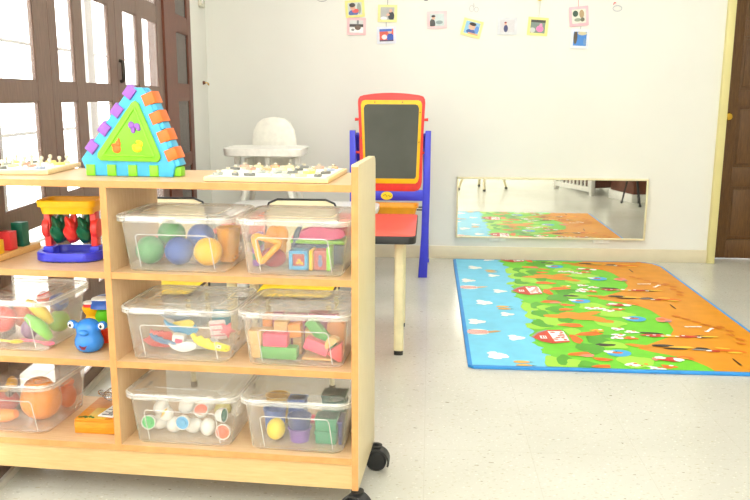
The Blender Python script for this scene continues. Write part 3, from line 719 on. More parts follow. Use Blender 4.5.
# ------------------------------------------------------------------ toy shelf (its own frame: x to the right, y to the back, origin at the front right corner)
TH = 0.06185
SO = Matrix.Translation((-.15618, 1.73966, 0)) @ Matrix.Rotation(-TH, 4, 'Z')
def SM(x, y, z, rot=(0, 0, 0)): return SO @ TM((x, y, z + .0006), rot)   # a hair of clearance under everything standing on the shelf
Z1, Z2, Z3, ZB, ZT, ZP = .589, .368, .152, .0705, .791, .8527
ZTOP = .807
SD, PW = .294, .0165
DV0, DV1 = -.6105, -.594          # divider
XL = -1.2
sh = thing('toy_shelf', 'birch toy shelf on castors with two columns of open compartments', 'shelf', SO)
def board(name, x0, x1, y0, y1, z0, z1, main, parent=sh):
    """a board of laminate with orange banding along its front edge"""
    m = MB(); m.box(((x0 + x1) / 2, (y0 + y1) / 2 + .0006, (z0 + z1) / 2), (x1 - x0, y1 - y0 - .0012, z1 - z0), bev=.0008, seg=1)
    o = m.build(name, main, parent)
    e = MB(); e.box(((x0 + x1) / 2, y0 + .0007, (z0 + z1) / 2), (x1 - x0, .0014, z1 - z0), bev=.0004, seg=1)
    e.build('edge_banding', EDGE, o)
    return o
# end panels have a rounded top rear corner
def end_panel(x0, x1):
    P = [(0, ZB), (SD, ZB), (SD, ZP - .02), (SD - .006, ZP - .006), (SD - .02, ZP), (.004, ZP), (0, ZP - .004)]
    M = Matrix(((0, 0, 1, 0), (1, 0, 0, 0), (0, 1, 0, 0), (0, 0, 0, 1)))
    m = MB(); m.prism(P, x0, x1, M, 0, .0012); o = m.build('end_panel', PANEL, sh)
    e = MB(); e.box(((x0 + x1) / 2, -.0006, (ZB + ZP - .004) / 2), (x1 - x0 - .001, .0014, ZP - ZB - .006)); e.build('edge_banding', EDGE, o)
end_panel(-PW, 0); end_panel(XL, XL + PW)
board('divider', DV0, DV1, 0, SD, Z3, ZT, BIRCHV)
board('top_board', XL + PW, -PW, -.001, SD, ZT, ZTOP, BIRCH)
for za in (Z1, Z2):
    board('shelf_board', DV1, -PW, .001, SD, za - .016, za, BIRCH); board('shelf_board', XL + PW, DV0, .001, SD, za - .016, za, BIRCH)
board('bottom_board', XL + PW, -PW, .0, SD, Z3 - .016, Z3, BIRCH)
m = MB(); m.box(((XL + PW - PW) / 2, .014, (ZB + Z3 - .016) / 2), (-XL - 2 * PW, .016, Z3 - .016 - ZB), bev=.0008, seg=1); m.build('plinth_board', PLINTH, sh)
m = MB(); m.box(((XL + PW - PW) / 2, SD - .014, (ZB + Z3 - .016) / 2), (-XL - 2 * PW, .016, Z3 - .016 - ZB), bev=.0008, seg=1); m.build('plinth_board', PLINTH, sh)
def castor(x, y, ang):
    M = TM((x, y, 0), (0, 0, ang))
    c = MB(); c.cyl((0, 0, .062), (0, 0, ZB), .007, .007, 12); c.cyl((0, 0, ZB - .003), (0, 0, ZB), .016, .016, 16)
    o = c.build('castor', BLACK, sh, M)
    w = MB()
    w.lathe([(0, -.014), (.023, -.014), (.0277, -.010), (.0277, .010), (.023, .014), (0, .014)], 28, TM((0, -.004, .0280), (R(90), 0, 0)))
    w.build('wheel', BLACK, o)
    h = MB()
    P = [(.036 * math.cos(R(a)), .036 * math.sin(R(a))) for a in range(-20, 171, 10)]; Q = [(.0308 * math.cos(R(a)), .0308 * math.sin(R(a))) for a in range(170, -21, -10)]
    n_ = len(P)
    for i in range(n_ - 1):
        h.prism([P[i], P[i + 1], Q[n_ - 2 - i], Q[n_ - 1 - i]], -.017, .017, TM((0, -.004, .0280)) @ XZ)
    h.prism([(.036 * math.cos(R(a)), .036 * math.sin(R(a))) for a in range(0, 181, 10)], -.0188, -.0168, TM((0, -.004, .0280)) @ XZ)
    h.build('hood', mat('castor_hood', (48, 48, 48), .5), o)
castor(.010, .262, R(2)); castor(-.003, .004, R(-25)); castor(XL + .02, .05, 0); castor(XL + .02, .25, 0)

# ------------------------------------------------------------------ clear storage boxes
def storage_box(cx, y0, z, label, w=.29):
    t = thing('storage_box', label, 'storage box', SM(cx, y0 + .0995, z), 'clear lidded boxes on the toy shelf')
    b = w - .045
    m = MB()
    m.loft([rrect(b - .008, .197, .022, 0), rrect(b, .205, .026, .004), rrect(w - .018, .229, .034, .121), rrect(w - .008, .236, .036, .122), rrect(w - .008, .236, .036, .125),
            rrect(w - .022, .224, .032, .125), rrect(w - .022, .224, .032, .119), rrect(b - .004, .201, .024, .006), rrect(b - .012, .193, .02, .003)], True, True)
    m.build('tub', TUB, t)
    m = MB()
    m.loft([rrect(w - .006, .238, .037, .1255), rrect(w, .242, .039, .1265), rrect(w, .242, .039, .131), rrect(w - .006, .236, .037, .136), rrect(w - .028, .216, .03, .138), rrect(w - .034, .21, .028, .1355),
            rrect(w - .09, .156, .02, .1355), rrect(w - .094, .152, .02, .1385), rrect(w - .10, .146, .02, .1385), rrect(w - .104, .142, .02, .1355)], False, True)
    lid = m.build('lid', LID, t)
    # moulded details: the skirt of the lid, the label outline on the front; a milky bead stands in for the lip highlight
    m = MB()
    m.loft([rrect(w + .001, .2435, .0395, .1205, 8), rrect(w + .0022, .2447, .040, .121, 8), rrect(w + .0022, .2447, .040, .131, 8), rrect(w - .003, .2395, .038, .1355, 8), rrect(w - .0045, .238, .0375, .1350, 8), rrect(w + .0005, .243, .0393, .1305, 8), rrect(w + .0003, .2428, .039, .121, 8)], False, False)
    m.build('lid_skirt', RIM, lid)
    def fr(x, zz): return (x, -.1025 - (zz - .004) * .103 - .001, zz)
    q = b / 2 - .038
    m = MB(); m.tube([fr(-q, .012), fr(-q - .008, .085), fr(-q - .002, .091), fr(q + .002, .091), fr(q + .008, .085), fr(q + .016, .012)], .0011, 6); m.build('label_outline', RIDGE, t)
    m = MB(); m.tube([(x, y, .1315) for x, y in rpoly(w + .0022, .2447, .04, 8)], .0011, 6, closed=True); m.build('lid_rim_highlight', RIDGE, lid)
    for sg in (-1, 1):
        m = MB(); m.box((sg * (w / 2 - .0125), 0, .108), (.008, .07, .006), bev=.002); m.build('grip', TUB, t)
storage_box(-.4435, .024, Z1, 'clear lidded box of coloured balls on the top shelf', .286)
storage_box(-.1575, .024, Z1, 'clear lidded box of shape toys on the top shelf beside the end panel', .274)
storage_box(-.4435, .022, Z2, 'clear lidded box of flat animal pieces on the middle shelf', .286)
storage_box(-.1575, .022, Z2, 'clear lidded box of wooden blocks on the middle shelf', .274)
storage_box(-.4435, .020, Z3, 'clear lidded box of white toy eggs on the bottom shelf', .286)
storage_box(-.1575, .022, Z3, 'clear lidded box of cups and bricks on the bottom shelf', .274)
storage_box(-.922, .040, Z2, 'clear lidded box of play food in the left column, middle shelf', .29)
storage_box(-.929, .030, Z3, 'clear lidded box with a big orange toy in the left column, bottom shelf', .29)

def solo(name, mb, mats, label, cat, x, y, z, rot=(0, 0, 0), group=None):
    return tag(mb.build(name, mats, None, SM(x, y, z, rot)), label, cat, group)
def ball(x, y, z, r, mt, label, group, name='play_ball'):
    m = MB(); m.ell((0, 0, 0), r, seg=32); return solo(name, m, mt, label, 'ball', x, y, z, (R(20), R(30), 0), group)
G = 'balls in the top box'
ball(-.531, .086, .6285, .0345, GREEN, 'green plastic ball at the front left of the ball box', G)
ball(-.457, .086, .6285, .0345, MIDB, 'blue plastic ball at the front of the ball box between green and yellow', G)
ball(-.383, .086, .6285, .0345, YEL, 'yellow plastic ball at the front right of the ball box', G)
ball(-.495, .138, .660, .0345, GREEN, 'green plastic ball in the upper layer of the ball box', G)
ball(-.423, .149, .652, .0345, MIDB, 'blue plastic ball in the upper layer of the ball box', G)
ball(-.532, .177, .6242, .030, SALMON, 'small salmon ball at the back of the ball box', G)
m = MB(); m.lathe([(0, 0), (.024, 0), (.029, .08), (.031, .082), (.031, .085), (.027, .085), (.022, .004), (0, .004)], 24)
solo('toy_cup', m, mat('amber_cup', (240, 164, 20), .35), 'amber cup behind the yellow ball in the ball box', 'cup', -.352, .152, Z1 + .0055)

# --- box of shape toys
tr = thing('shape_ring', 'orange triangular ring toy at the front of the shape toys box', 'toy', SM(-.232, .064, .647))
V3 = [(-.031, .029), (.037, .013), (-.014, -.039)]
pts = []
for i in range(3):
    a, b, c = Vector(V3[i - 1]), Vector(V3[i]), Vector(V3[(i + 1) % 3])
    for k in range(5):
        u = k / 4; p = (b + (a - b).normalized() * .012 * (1 - u)) * (1 - u) + (b + (c - b).normalized() * .012 * u) * u
        pts.append((p.x, 0, p.y))
m = MB(); m.tube(pts, .0078, 10, closed=True); m.build('ring', mat('ring_orange', (250, 168, 28), .35), tr)
for k in range(4):
    p = Vector(pts[(k * 4 + 2) % len(pts)]); m = MB(); m.ell((p.x, -.0076, p.z), (.0022, .001, .0022), seg=8); m.build('dot', TANG, tr)
ac = thing('activity_cube', 'folding activity block with blue, yellow, red and green faces in the shape toys box', 'toy', SM(-.127, .088, Z1 + .0055))
m = MB()
for c, s in (((-.028, 0, .004), (.046, .044, .008)), ((-.028, 0, .042), (.046, .044, .008)), ((-.047, 0, .023), (.008, .044, .046)), ((-.009, 0, .023), (.008, .044, .046))): m.box(c, s, bev=.0015)
m.build('blue_frame', SKYB, ac)
m = MB(); m.box((-.028, .002, .023), (.032, .03, .032)); m.build('red_window', mat('dull_red', (190, 84, 80), .5), ac)
m = MB()
for dx, dz in ((-.004, -.008), (.003, -.006), (0, -.001), (.007, -.009)): m.ell((-.028 + dx, -.0135, .023 + dz), (.004, .001, .003), seg=8)
m.build('yellow_motif', YEL, ac)
m = MB(); m.box((.003, 0, .024), (.008, .05, .048), bev=.002); m.build('yellow_face', YEL, ac)
m = MB(); m.box((.024, .004, .023), (.03, .04, .046), bev=.001); m.build('red_face', mat('dull_red', (190, 84, 80), .5), ac)
m = MB(); m.ell((.024, -.0165, .018), (.006, .001, .011), seg=10); m.ell((.024, -.0165, .032), (.005, .001, .005), seg=10); m.build('blue_figure', mat('figure_blue', (110, 120, 170), .6), ac)
m = MB(); m.box((.045, 0, .028), (.009, .05, .056), bev=.002); m.build('green_face', LIME, ac)
bo = thing('cloth_boat', 'magenta, lime and slate soft cloth toy at the back of the shape toys box', 'toy', SM(-.122, .165, Z1 + .0055))
m = MB(); m.box((.0, 0, .026), (.13, .07, .05), bev=.008); m.build('slate_base', SLATE, bo)
m = MB(); m.box((.0, 0, .056), (.136, .072, .009), bev=.003); m.build('lime_band', LIME, bo)
m = MB(); m.prism(smooth_poly([(-.068, 0), (.068, 0), (.066, .03), (.03, .026), (.0, .036), (-.03, .024), (-.06, .012)]), -.03, .03, TM((0, 0, .061)) @ XZ); m.build('magenta_top', MAG, bo)
m = MB(); m.box((.004, 0, .0985), (.04, .03, .009), bev=.003); m.build('slate_cap', SLATE, bo)
m = MB(); m.ell((0, 0, .05), (.028, .011, .05)); m.ell((.015, 0, .075), (.018, .011, .026))
solo('soft_toy', m, mat('mustard_cloth', (226, 150, 44), .85), 'mustard cloth toy behind the orange triangle ring', 'toy', -.222, .113, Z1 + .0055)
m = MB(); m.tube([(-.012, 0, 0), (-.008, 0, .05), (.0, 0, .08), (.012, 0, .1)], [.008, .008, .007, .004], 10)
solo('soft_toy_horn', m, SLATE, 'slate grey cloth horn standing behind the activity block', 'toy', -.172, .136, Z1 + .0055).name = 'cloth_horn'
m = MB()
for k in range(5): m.box((0, 0, .008 + .0155 * k), (.016, .05, .0155), bev=.002, mi=k % 2)
solo('fabric_block', m, [PURP, TEAL], 'purple and teal striped cloth block at the left of the shape toys box', 'toy', -.266, .115, Z1 + .0055, (0, R(0), 0))
m = MB(); m.ell((0, 0, .024), (.032, .009, .024)); solo('cloth_pad', m, MAROON, 'maroon cloth pad below the orange triangle ring', 'cloth', -.222, .090, Z1 + .0055)

# --- box of flat animal pieces
G = 'flat pieces in the animal box'
def piece(poly, th, mt, label, x, y, z, rot=0, name='animal_piece', extra=None, lean=0):
    t = thing(name, label, 'toy piece', SM(x, y, z, (R(lean), R(rot), 0)), G)
    m = MB(); m.prism(poly, -th / 2, th / 2, XZ, 0, .0008); m.build('cutout', mt, t)
    for nm, pl, mm in (extra or []):
        m = MB(); m.prism(pl, th / 2 - .0003, th / 2 + .0006, XZ); m.build(nm, mm, t)
croc = [(-.052, .012), (-.045, .018), (-.035, .010), (-.026, .016), (-.016, .010), (-.006, .014), (.004, .006), (.016, .010), (.03, .009), (.05, .008), (.052, -.002), (.045, -.008), (.02, -.011), (0, -.013), (-.025, -.01), (-.04, -.003)]
piece(croc, .008, mat('croc_yellow', (244, 224, 40), .45), 'yellow crocodile cutout leaning at the front of the animal box', -.378, .060, .402, 12, extra=[('eye', rpoly(.012, .008, .001, 1, .024, .001), WHITE), ('pupil', rpoly(.005, .004, .001, 1, .024, .001), BLACK), ('nostril', circ(.043, -.001, .0016, n=8), BLACK)])
crab = [(-.042, .0), (-.03, .006), (-.024, .012), (-.02, .028), (-.012, .022), (-.006, .026), (0, .021), (.008, .027), (.014, .022), (.03, .024), (.04, .012), (.04, -.012), (.02, -.018), (-.02, -.016), (-.032, -.008)]
piece(crab, .008, mat('crab_red', (226, 76, 70), .45), 'red crab cutout at the left of the animal box', -.525, .098, .394, 0)
whale = smooth_poly([(-.045, .016), (-.03, .004), (-.01, .008), (.02, .014), (.045, .008), (.05, -.006), (.03, -.018), (0, -.02), (-.02, -.012), (-.035, -.002)], 1)
piece(whale, .008, SKYB, 'sky blue whale cutout standing in the middle of the animal box', -.478, .122, .424, 6)
piece([(x * 1.25, y * 1.25) for x, y in whale], .008, GREY, 'grey whale cutout at the back of the animal box', -.474, .172, .434, -4)
piece(rpoly(.05, .05, .008, 3), .008, mat('pale_teal', (70, 150, 176), .45), 'pale teal square cutout at the back right of the animal box', -.392, .192, .428, 3)
piece(rpoly(.042, .05, .003, 2), .006, mat('blush_white', (240, 222, 222), .5), 'pale pink striped cutout at the right of the animal box', -.382, .136, .416, -6, extra=[('stripe', rpoly(.038, .004, .001, 1, 0, dz), mat('stripe_pink', (226, 150, 160), .5)) for dz in (-.014, 0, .014)])
piece(smooth_poly([(-.034, .002), (-.01, .007), (.02, .011), (.03, 0), (.02, -.011), (-.01, -.006)], 1), .006, mat('fish_yellow', (226, 206, 70), .45), 'dull yellow fish cutout lying across the blue whale', -.462, .108, .437, -3)
piece(smooth_poly([(-.05, .004), (-.02, .01), (.04, .004), (.04, -.006), (-.02, -.008)], 1), .006, mat('shark_grey', (126, 144, 160), .45), 'slate shark cutout behind the yellow fish', -.50, .147, .443, 4)
piece(rpoly(.03, .024, .002, 2), .022, WHITE, 'white block with a pink label in the middle of the animal box', -.465, .083, .405, 8, name='picture_block', extra=[('pink_label', rpoly(.02, .012, .001, 1, .003, -.003), PINK)])
star = [(.022 * (1 if k % 2 == 0 else .5) * math.cos(2 * math.pi * k / 10), .022 * (1 if k % 2 == 0 else .5) * math.sin(2 * math.pi * k / 10)) for k in range(10)]
piece([(x * .7, y * .6) for x, y in croc], .006, mat('seal_blue', (90, 130, 170), .45), 'small dusky blue cutout at the front left of the animal box', -.505, .072, .402, 14)
piece(star, .006, mat('star_pink', (236, 120, 140), .45), 'pink star cutout at the right end of the animal box', -.350, .112, .425, 10)
piece([(x * .8, y * .8) for x, y in whale], .006, mat('ray_white', (238, 240, 238), .45), 'white whale-shaped cutout standing in front of the blue whale', -.452, .066, .392, -8)
for k, (px, py, pz, w_, d_, ro, c, lb) in enumerate(((-.43, .135, .3768, .10, .08, 8, (232, 234, 230), 'pale grey flat cutout lying lowest in the animal box'), (-.445, .11, .3838, .09, .06, -14, (244, 244, 240), 'white flat cutout lying on the pale grey one'),
                                              (-.405, .105, .3838 + .007, .07, .05, 25, (214, 222, 222), 'grey-blue flat cutout lying topmost under the crocodile'))):
    m = MB(); P = smooth_poly([(-w_ / 2, -d_ / 4), (-w_ / 4, -d_ / 2), (w_ / 3, -d_ / 2.4), (w_ / 2, 0), (w_ / 4, d_ / 2), (-w_ / 3, d_ / 2.2)], 1)
    m.prism(P, -.003, .003, bev=.0006); solo('animal_piece', m, mat('flat_piece_%d' % k, c, .45), lb, 'toy piece', px, py, pz, (0, 0, R(ro)), G)

# --- box of wooden blocks
G = 'wooden blocks in the block box'
def block(x, y, z, s, mt, label, rot=(0, 0, 0), bev=.0015):
    m = MB(); m.box((0, 0, 0), s, bev=bev); solo('toy_block', m, mt, label, 'block', x, y, z, tuple(R(a) for a in rot), G)
F2 = Z2 + .0055
OB = mat('orange_block_paint', (246, 150, 44), .45); GB = mat('green_block_paint', (84, 172, 76), .45); MB_ = mat('plum_block_paint', (176, 80, 120), .45); RB = mat('red_block_paint', (222, 66, 82), .45); CLAY = mat('clay_block_paint', (232, 150, 90), .45)
block(-.205, .069, F2 + .015, (.09, .03, .03), GB, 'long green block lying at the bottom front of the block box')
block(-.213, .069, F2 + .0465, (.06, .03, .032), PINK, 'pink block lying on the long green block')
block(-.112, .069, F2 + .034, (.06, .028, .028), PINK, 'pink block tipped at an angle in the block box', (0, 20, 0))
block(-.172, .103, F2 + .062, (.031, .031, .033), OB, 'orange cube between the pink block and the green bar', (0, -8, 0))
block(-.168, .113, F2 + .0215, (.022, .03, .043), BLOCKWD, 'plain wood block standing under the orange cube')
block(-.108, .104, F2 + .052, (.094, .026, .026), GB, 'green bar slanting down through the block box', (0, 50, 0))
block(-.262, .072, F2 + .017, (.026, .03, .034), BLOCKWD, 'plain wood cube at the bottom left of the block box')
block(-.2645, .072, F2 + .0515, (.034, .034, .034), BLOCKWD, 'plain wood cube stacked at the left front of the block box')
block(-.246, .109, F2 + .030, (.034, .034, .06), BLOCKWD, 'tall plain wood block behind the left wood cubes')
block(-.209, .113, F2 + .041, (.034, .034, .082), BLOCKWD, 'tall plain wood block behind the lying pink block')
block(-.2545, .155, F2 + .0425, (.024, .034, .085), OB, 'tall orange block at the back left of the block box')
block(-.228, .157, F2 + .045, (.026, .03, .09), MB_, 'tall plum block beside the tall orange block')
block(-.182, .157, F2 + .044, (.05, .03, .088), MB_, 'wide plum block behind the orange cube')
block(-.138, .137, F2 + .029, (.032, .03, .058), BLOCKWD, 'plain wood block behind the slanting green bar')
block(-.115, .175, F2 + .045, (.075, .03, .09), MB_, 'wide plum block at the back right of the block box')
block(-.112, .087, F2 + .003, (.072, .06, .006), BLOCKWD, 'thin plain wood plank at the bottom of the block box')
m = MB(); m.prism([(-.022, 0), (.022, 0), (.022, .07), (0, .09), (-.022, .07)], -.014, .014, XZ, 0, .001); solo('toy_block', m, CLAY, 'clay coloured house-shaped block at the right of the block box', 'block', -.077, .142, F2, (0, 0, 0), G)
m = MB(); m.prism([(.019 * math.cos(R(a)), .019 * math.sin(R(a))) for a in range(0, 181, 12)], -.013, .013, XZ, 0, .001); solo('toy_block', m, BLOCKWD, 'plain wood half-round block resting on the red wedge', 'block', -.0715, .066, F2 + .041, (0, R(-38), 0), G)
m = MB(); m.prism([(-.022, .019), (.015, .048), (.015, .002), (.007, 0)], -.013, .013, XZ, 0, .001); solo('toy_block', m, RB, 'red wedge block at the right front of the block box', 'block', -.064, .066, F2, (0, 0, 0), G)

# --- box of toy eggs
G = 'toy eggs in the egg box'
EW = mat('egg_shell_white', (240, 238, 232), .4)
def egg(x, y, z, label, face=None, ax=(0, -1, 0), r=.019, tone=None):
    q = Vector(ax).normalized().to_track_quat('Z', 'Y').to_matrix().to_4x4()
    t = thing('toy_egg', label, 'toy egg', SM(x, y, z) @ q, G)
    if face is None:
        m = MB(); m.lathe([(0, -1.15 * r)] + [(r * math.sin(R(a)), -r * math.cos(R(a)) * (1.12 if a < 90 else 1.28)) for a in range(15, 180, 15)] + [(0, 1.28 * r)], 24)
        m.build('shell', tone or EW, t)
    else:
        m = MB(); m.lathe([(0, -1.2 * r)] + [(r * math.sin(R(a)), -r * 1.2 * math.cos(R(a)) + .1 * r) for a in range(15, 91, 15)] + [(r, .3 * r), (.92 * r, .34 * r), (.88 * r, .3 * r), (.88 * r, .1 * r)], 24)
        m.build('shell', EW, t)
        m = MB(); m.lathe([(.88 * r, .22 * r), (.5 * r, .22 * r), (.5 * r, .36 * r), (.42 * r, .42 * r), (0, .42 * r)], 24)
        m.build('coloured_face', face, t)
        if face is not SKYB:
            m = MB(); m.prism(circ(0, 0, .3 * r, n=5), .42 * r, .5 * r); m.build('raised_shape', face, t)
EG, EO = mat('egg_green', (54, 196, 96), .4), mat('egg_orange', (246, 118, 84), .4)
egg(-.5445, .057, .1905, 'toy egg half with a green face at the left of the egg box', EG, (.05, -1, .1), .0185)
egg(-.533, .108, .209, 'white toy egg standing high at the back left of the egg box', None, (.5, 0, .8))
egg(-.502, .066, .212, 'white toy egg half with a yellow inside, tilted', YEL, (-.7, -.25, .6), .0185)
egg(-.529, .091, .1775, 'white toy egg low behind the green faced half', None, (.9, 0, .3))
egg(-.487, .078, .1775, 'white toy egg low in the front between the green and blue faced halves', None, (.3, -.4, .9))
egg(-.453, .052, .197, 'toy egg half with a blue face at the front middle of the egg box', SKYB, (0, -1, .1), .0185)
egg(-.437, .080, .1775, 'white toy egg low behind the blue faced half', None, (.95, .1, .2))
egg(-.395, .070, .1785, 'white toy egg standing upright right of the middle of the egg box', None, (.1, 0, 1))
egg(-.349, .052, .1785, 'toy egg half with an orange face at the front right of the egg box', EO, (0, -1, .15), .0195)
egg(-.420, .093, .213, 'white toy egg half with an orange inside facing up', EO, (.1, -.55, .8), .0185)
egg(-.466, .113, .214, 'white toy egg at the back behind the blue faced half', None, (.8, .2, .5))
egg(-.420, .136, .212, 'white toy egg at the back behind the orange lined half', None, (.6, .3, .5))
egg(-.376, .130, .205, 'olive toy egg at the back right of the egg box', None, (.9, 0, .2), .019, mat('egg_olive', (190, 178, 90), .4))
egg(-.362, .088, .206, 'white toy egg half with a teal inside turned to the right', TEAL, (1, -.2, .1), .0185)
egg(-.346, .160, .195, 'white toy egg at the far right of the egg box', None, (.2, .2, .9))

# --- box of cups and bricks
F3 = Z3 + .0055
m = MB(); m.ell((0, 0, 0), (.0235, .0235, .0275), seg=28); solo('yellow_egg_shaker', m, mat('bright_yellow', (246, 218, 36), .35), 'bright yellow egg shape at the front of the cups box', 'toy', -.219, .072, F3 + .0275, (0, R(8), 0)).name = 'toy_shaker'
def cup(x, y, z, r0, r1, h, mt, label):
    m = MB(); m.lathe([(0, 0), (r0, 0), (r1, h - .004), (r1 + .002, h - .003), (r1 + .002, h), (r1 - .002, h), (r0 - .002, .003), (0, .003)], 28)
    return solo('toy_cup', m, mt, label, 'cup', x, y, z, (0, 0, 0), 'cups and bricks in the bottom box')
cup(-.236, .128, F3, .024, .028, .06, MIDB, 'blue cup behind the bright yellow egg shape')
cup(-.243, .185, F3, .026, .03, .073, mat('ochre_cup', (226, 176, 40), .4), 'ochre cup at the back left of the cups box')
bk_ = thing('toy_bucket', 'purple bucket with a navy liner in the cups box', 'bucket', SM(-.160, .078, F3), 'cups and bricks in the bottom box')
m = MB(); m.lathe([(0, 0), (.023, 0), (.027, .03), (.0295, .031), (.0295, .034), (.027, .034), (.022, .003), (0, .003)], 28); m.build('bucket', mat('bucket_purple', (132, 92, 178), .4), bk_)
m = MB(); m.lathe([(.0255, .0345), (.0285, .062), (.030, .062), (.030, .065), (.027, .065), (.0235, .0345)], 28); m.build('liner', NAVY, bk_)
def brick(x, y, z, s, mt, label):
    m = MB(); m.box((0, 0, s[2] / 2), s, bev=.003); m.box((0, 0, s[2] - .003), (s[0] + .004, s[1] + .004, .006), bev=.001)
    return solo('toy_brick', m, mt, label, 'brick', x, y, z, (0, 0, 0), 'cups and bricks in the bottom box')
GBK = mat('brick_green', (44, 146, 106), .38)
brick(-.091, .083, F3, (.052, .05, .033), GBK, 'green plastic brick at the bottom of the pair in the cups box')
brick(-.091, .083, F3 + .0335, (.052, .05, .033), GBK, 'green plastic brick on top of the pair in the cups box')
brick(-.186, .172, F3, (.044, .04, .074), MIDB, 'blue plastic brick standing behind the purple bucket')
brick(-.055, .09, F3, (.010, .06, .06), NAVY, 'narrow navy brick against the right side of the cups box')
brick(-.088, .176, F3, (.06, .055, .092), mat('deep_teal', (36, 96, 84), .4), 'tall deep teal brick at the back right of the cups box')
ball(-.137, .128, F3 + .0345, .012, PINK, 'small pink ball between the bucket and the green bricks', 'cups and bricks in the bottom box')

# --- box of play food (left column)
G = 'play food in the left box'
ball(-.948, .098, F2 + .058, .034, RED, 'red toy tomato at the left of the play food box', G, 'toy_tomato')
ball(-.935, .176, F2 + .050, .034, SALMON, 'salmon toy peach at the back of the play food box', G, 'toy_peach')
def oblong(x, y, z, L_, r, mt, label, rot, name):
    m = MB(); m.tube([(-L_ / 2 + L_ * k / 8, 0, .004 * math.sin(math.pi * k / 8)) for k in range(9)], [r * (.35 + .65 * math.sin(math.pi * (k + .6) / 9.2)) for k in range(9)], 14)
    return solo(name, m, mt, label, 'toy food', x, y, z, (0, R(rot), 0), G)
oblong(-.858, .122, F2 + .074, .085, .016, mat('banana_yellow', (246, 214, 60), .4), 'yellow toy banana slanting at the top of the play food box', 40, 'toy_banana')
oblong(-.84, .084, F2 + .044, .085, .017, mat('cucumber_green', (126, 206, 84), .4), 'pale green toy cucumber slanting at the front of the play food box', 42, 'toy_cucumber')
def spoon(x, y, z, mt, label, rz):
    t = thing('toy_spoon', label, 'spoon', SM(x, y, z, (0, 0, R(rz))), G)
    m = MB(); m.ell((.035, 0, .002), (.017, .012, .005)); m.build('bowl', mt, t); m = MB(); m.tube([(.022, 0, .002), (-.01, 0, .005), (-.05, 0, .003)], [.003, .0035, .0045], 8); m.build('handle', mt, t)
spoon(-.93, .068, F2 + .0062, mat('spoon_yellow', (240, 208, 50), .4), 'yellow toy spoon lying at the front of the play food box', 6)
spoon(-.842, .074, F2 + .0062, mat('spoon_pink', (246, 120, 150), .4), 'pink toy spoon lying at the front of the play food box', -8)
m = MB(); m.ell((0, 0, 0), (.022, .02, .026)); m.cyl((0, 0, .024), (0, 0, .032), .004, .003, 8); solo('toy_aubergine', m, mat('aubergine', (150, 110, 150), .4), 'dull purple toy aubergine behind the cucumber', 'toy food', -.889, .122, F2 + .0265, (0, 0, 0), G)
ball(-.838, .186, F2 + .086, .025, MIDB, 'blue toy ball high at the right of the play food box', G)
ball(-.846, .192, F2 + .030, .029, LIME, 'lime toy ball low at the right of the play food box', G)
ball(-.886, .200, F2 + .090, .021, RED, 'red toy apple at the back right of the play food box', G, 'toy_apple')

# --- box with the big orange toy (left column)
G = 'soft toys in the left bottom box'
m = MB(); m.ell((0, 0, .054), (.053, .05, .054)); m.ell((-.005, 0, .09), (.036, .036, .024)); solo('toy_pumpkin', m, ORNG, 'big orange balloon-shaped toy in the bottom left box', 'toy', -.866, .112, F3, (0, 0, 0), G)
m = MB(); m.tube([(-.03, 0, 0), (-.012, 0, .004), (.012, 0, .006), (.034, 0, .012)], [.012, .018, .017, .011], 14); solo('toy_carrot', m, mat('carrot_orange', (240, 140, 30), .4), 'small orange lobe at the front of the bottom left box', 'toy', -.944, .066, F3 + .018, (0, 0, 0), G)
m = MB(); m.ell((0, 0, 0), (.036, .032, .022)); solo('toy_lemon', m, YEL, 'yellow toy lemon high in the bottom left box', 'toy', -.982, .132, F3 + .085, (0, 0, 0), G)
m = MB(); m.ell((0, 0, .03), (.042, .04, .030)); solo('cloth_bundle', m, mat('red_cloth', (190, 46, 40), .9), 'red cloth bundle at the left of the bottom left box', 'cloth', -.994, .142, F3, (0, 0, 0), G)
m = MB(); m.ell((0, 0, .022), (.03, .028, .022)); solo('cloth_bundle', m, mat('grey_cloth', (96, 92, 88), .9), 'dark grey cloth bundle low at the back of the bottom left box', 'cloth', -.925, .192, F3, (0, 0, 0), G)
m = MB(); m.ell((0, 0, .035), (.025, .026, .036)); m.ell((.002, .0, .072), (.02, .02, .012)); solo('soft_toy', m, TANG, 'orange soft toy at the back right of the bottom left box', 'toy', -.840, .195, F3, (0, 0, 0), G)

# ------------------------------------------------------------------ water wheel toy
ww = thing('water_wheel_toy', 'water wheel toy with yellow hopper, red posts and blue base on the top shelf', 'toy', SM(-.765, .150, Z1, (0, 0, R(7))))
m = MB()
m.loft([rrect(.158, .125, .045, 0, 8), rrect(.168, .135, .05, .003, 8), rrect(.168, .135, .05, .02, 8), rrect(.164, .131, .05, .023, 8), rrect(.144, .111, .04, .023, 8), rrect(.138, .105, .038, .006, 8)])
for s in (-1, 1): m.box((s * .0585, 0, .018), (.026, .04, .03), bev=.004)
m.build('base', BLUE, ww)
for s in (-1, 1):
    m = MB(); m.box((s * .0585, 0, .075), (.016, .03, .092), bev=.003); m.lathe([(0, -.007), (.025, -.007), (.027, -.003), (.027, .003), (.024, .009), (0, .011)], 28, TM((s * .061, 0, .078), (0, R(90 * s), 0))); m.build('post', RED, ww)
m = MB(); m.cyl((-.0625, 0, .078), (.0625, 0, .078), .003, .003, 10); m.build('axle', WHITE, ww)
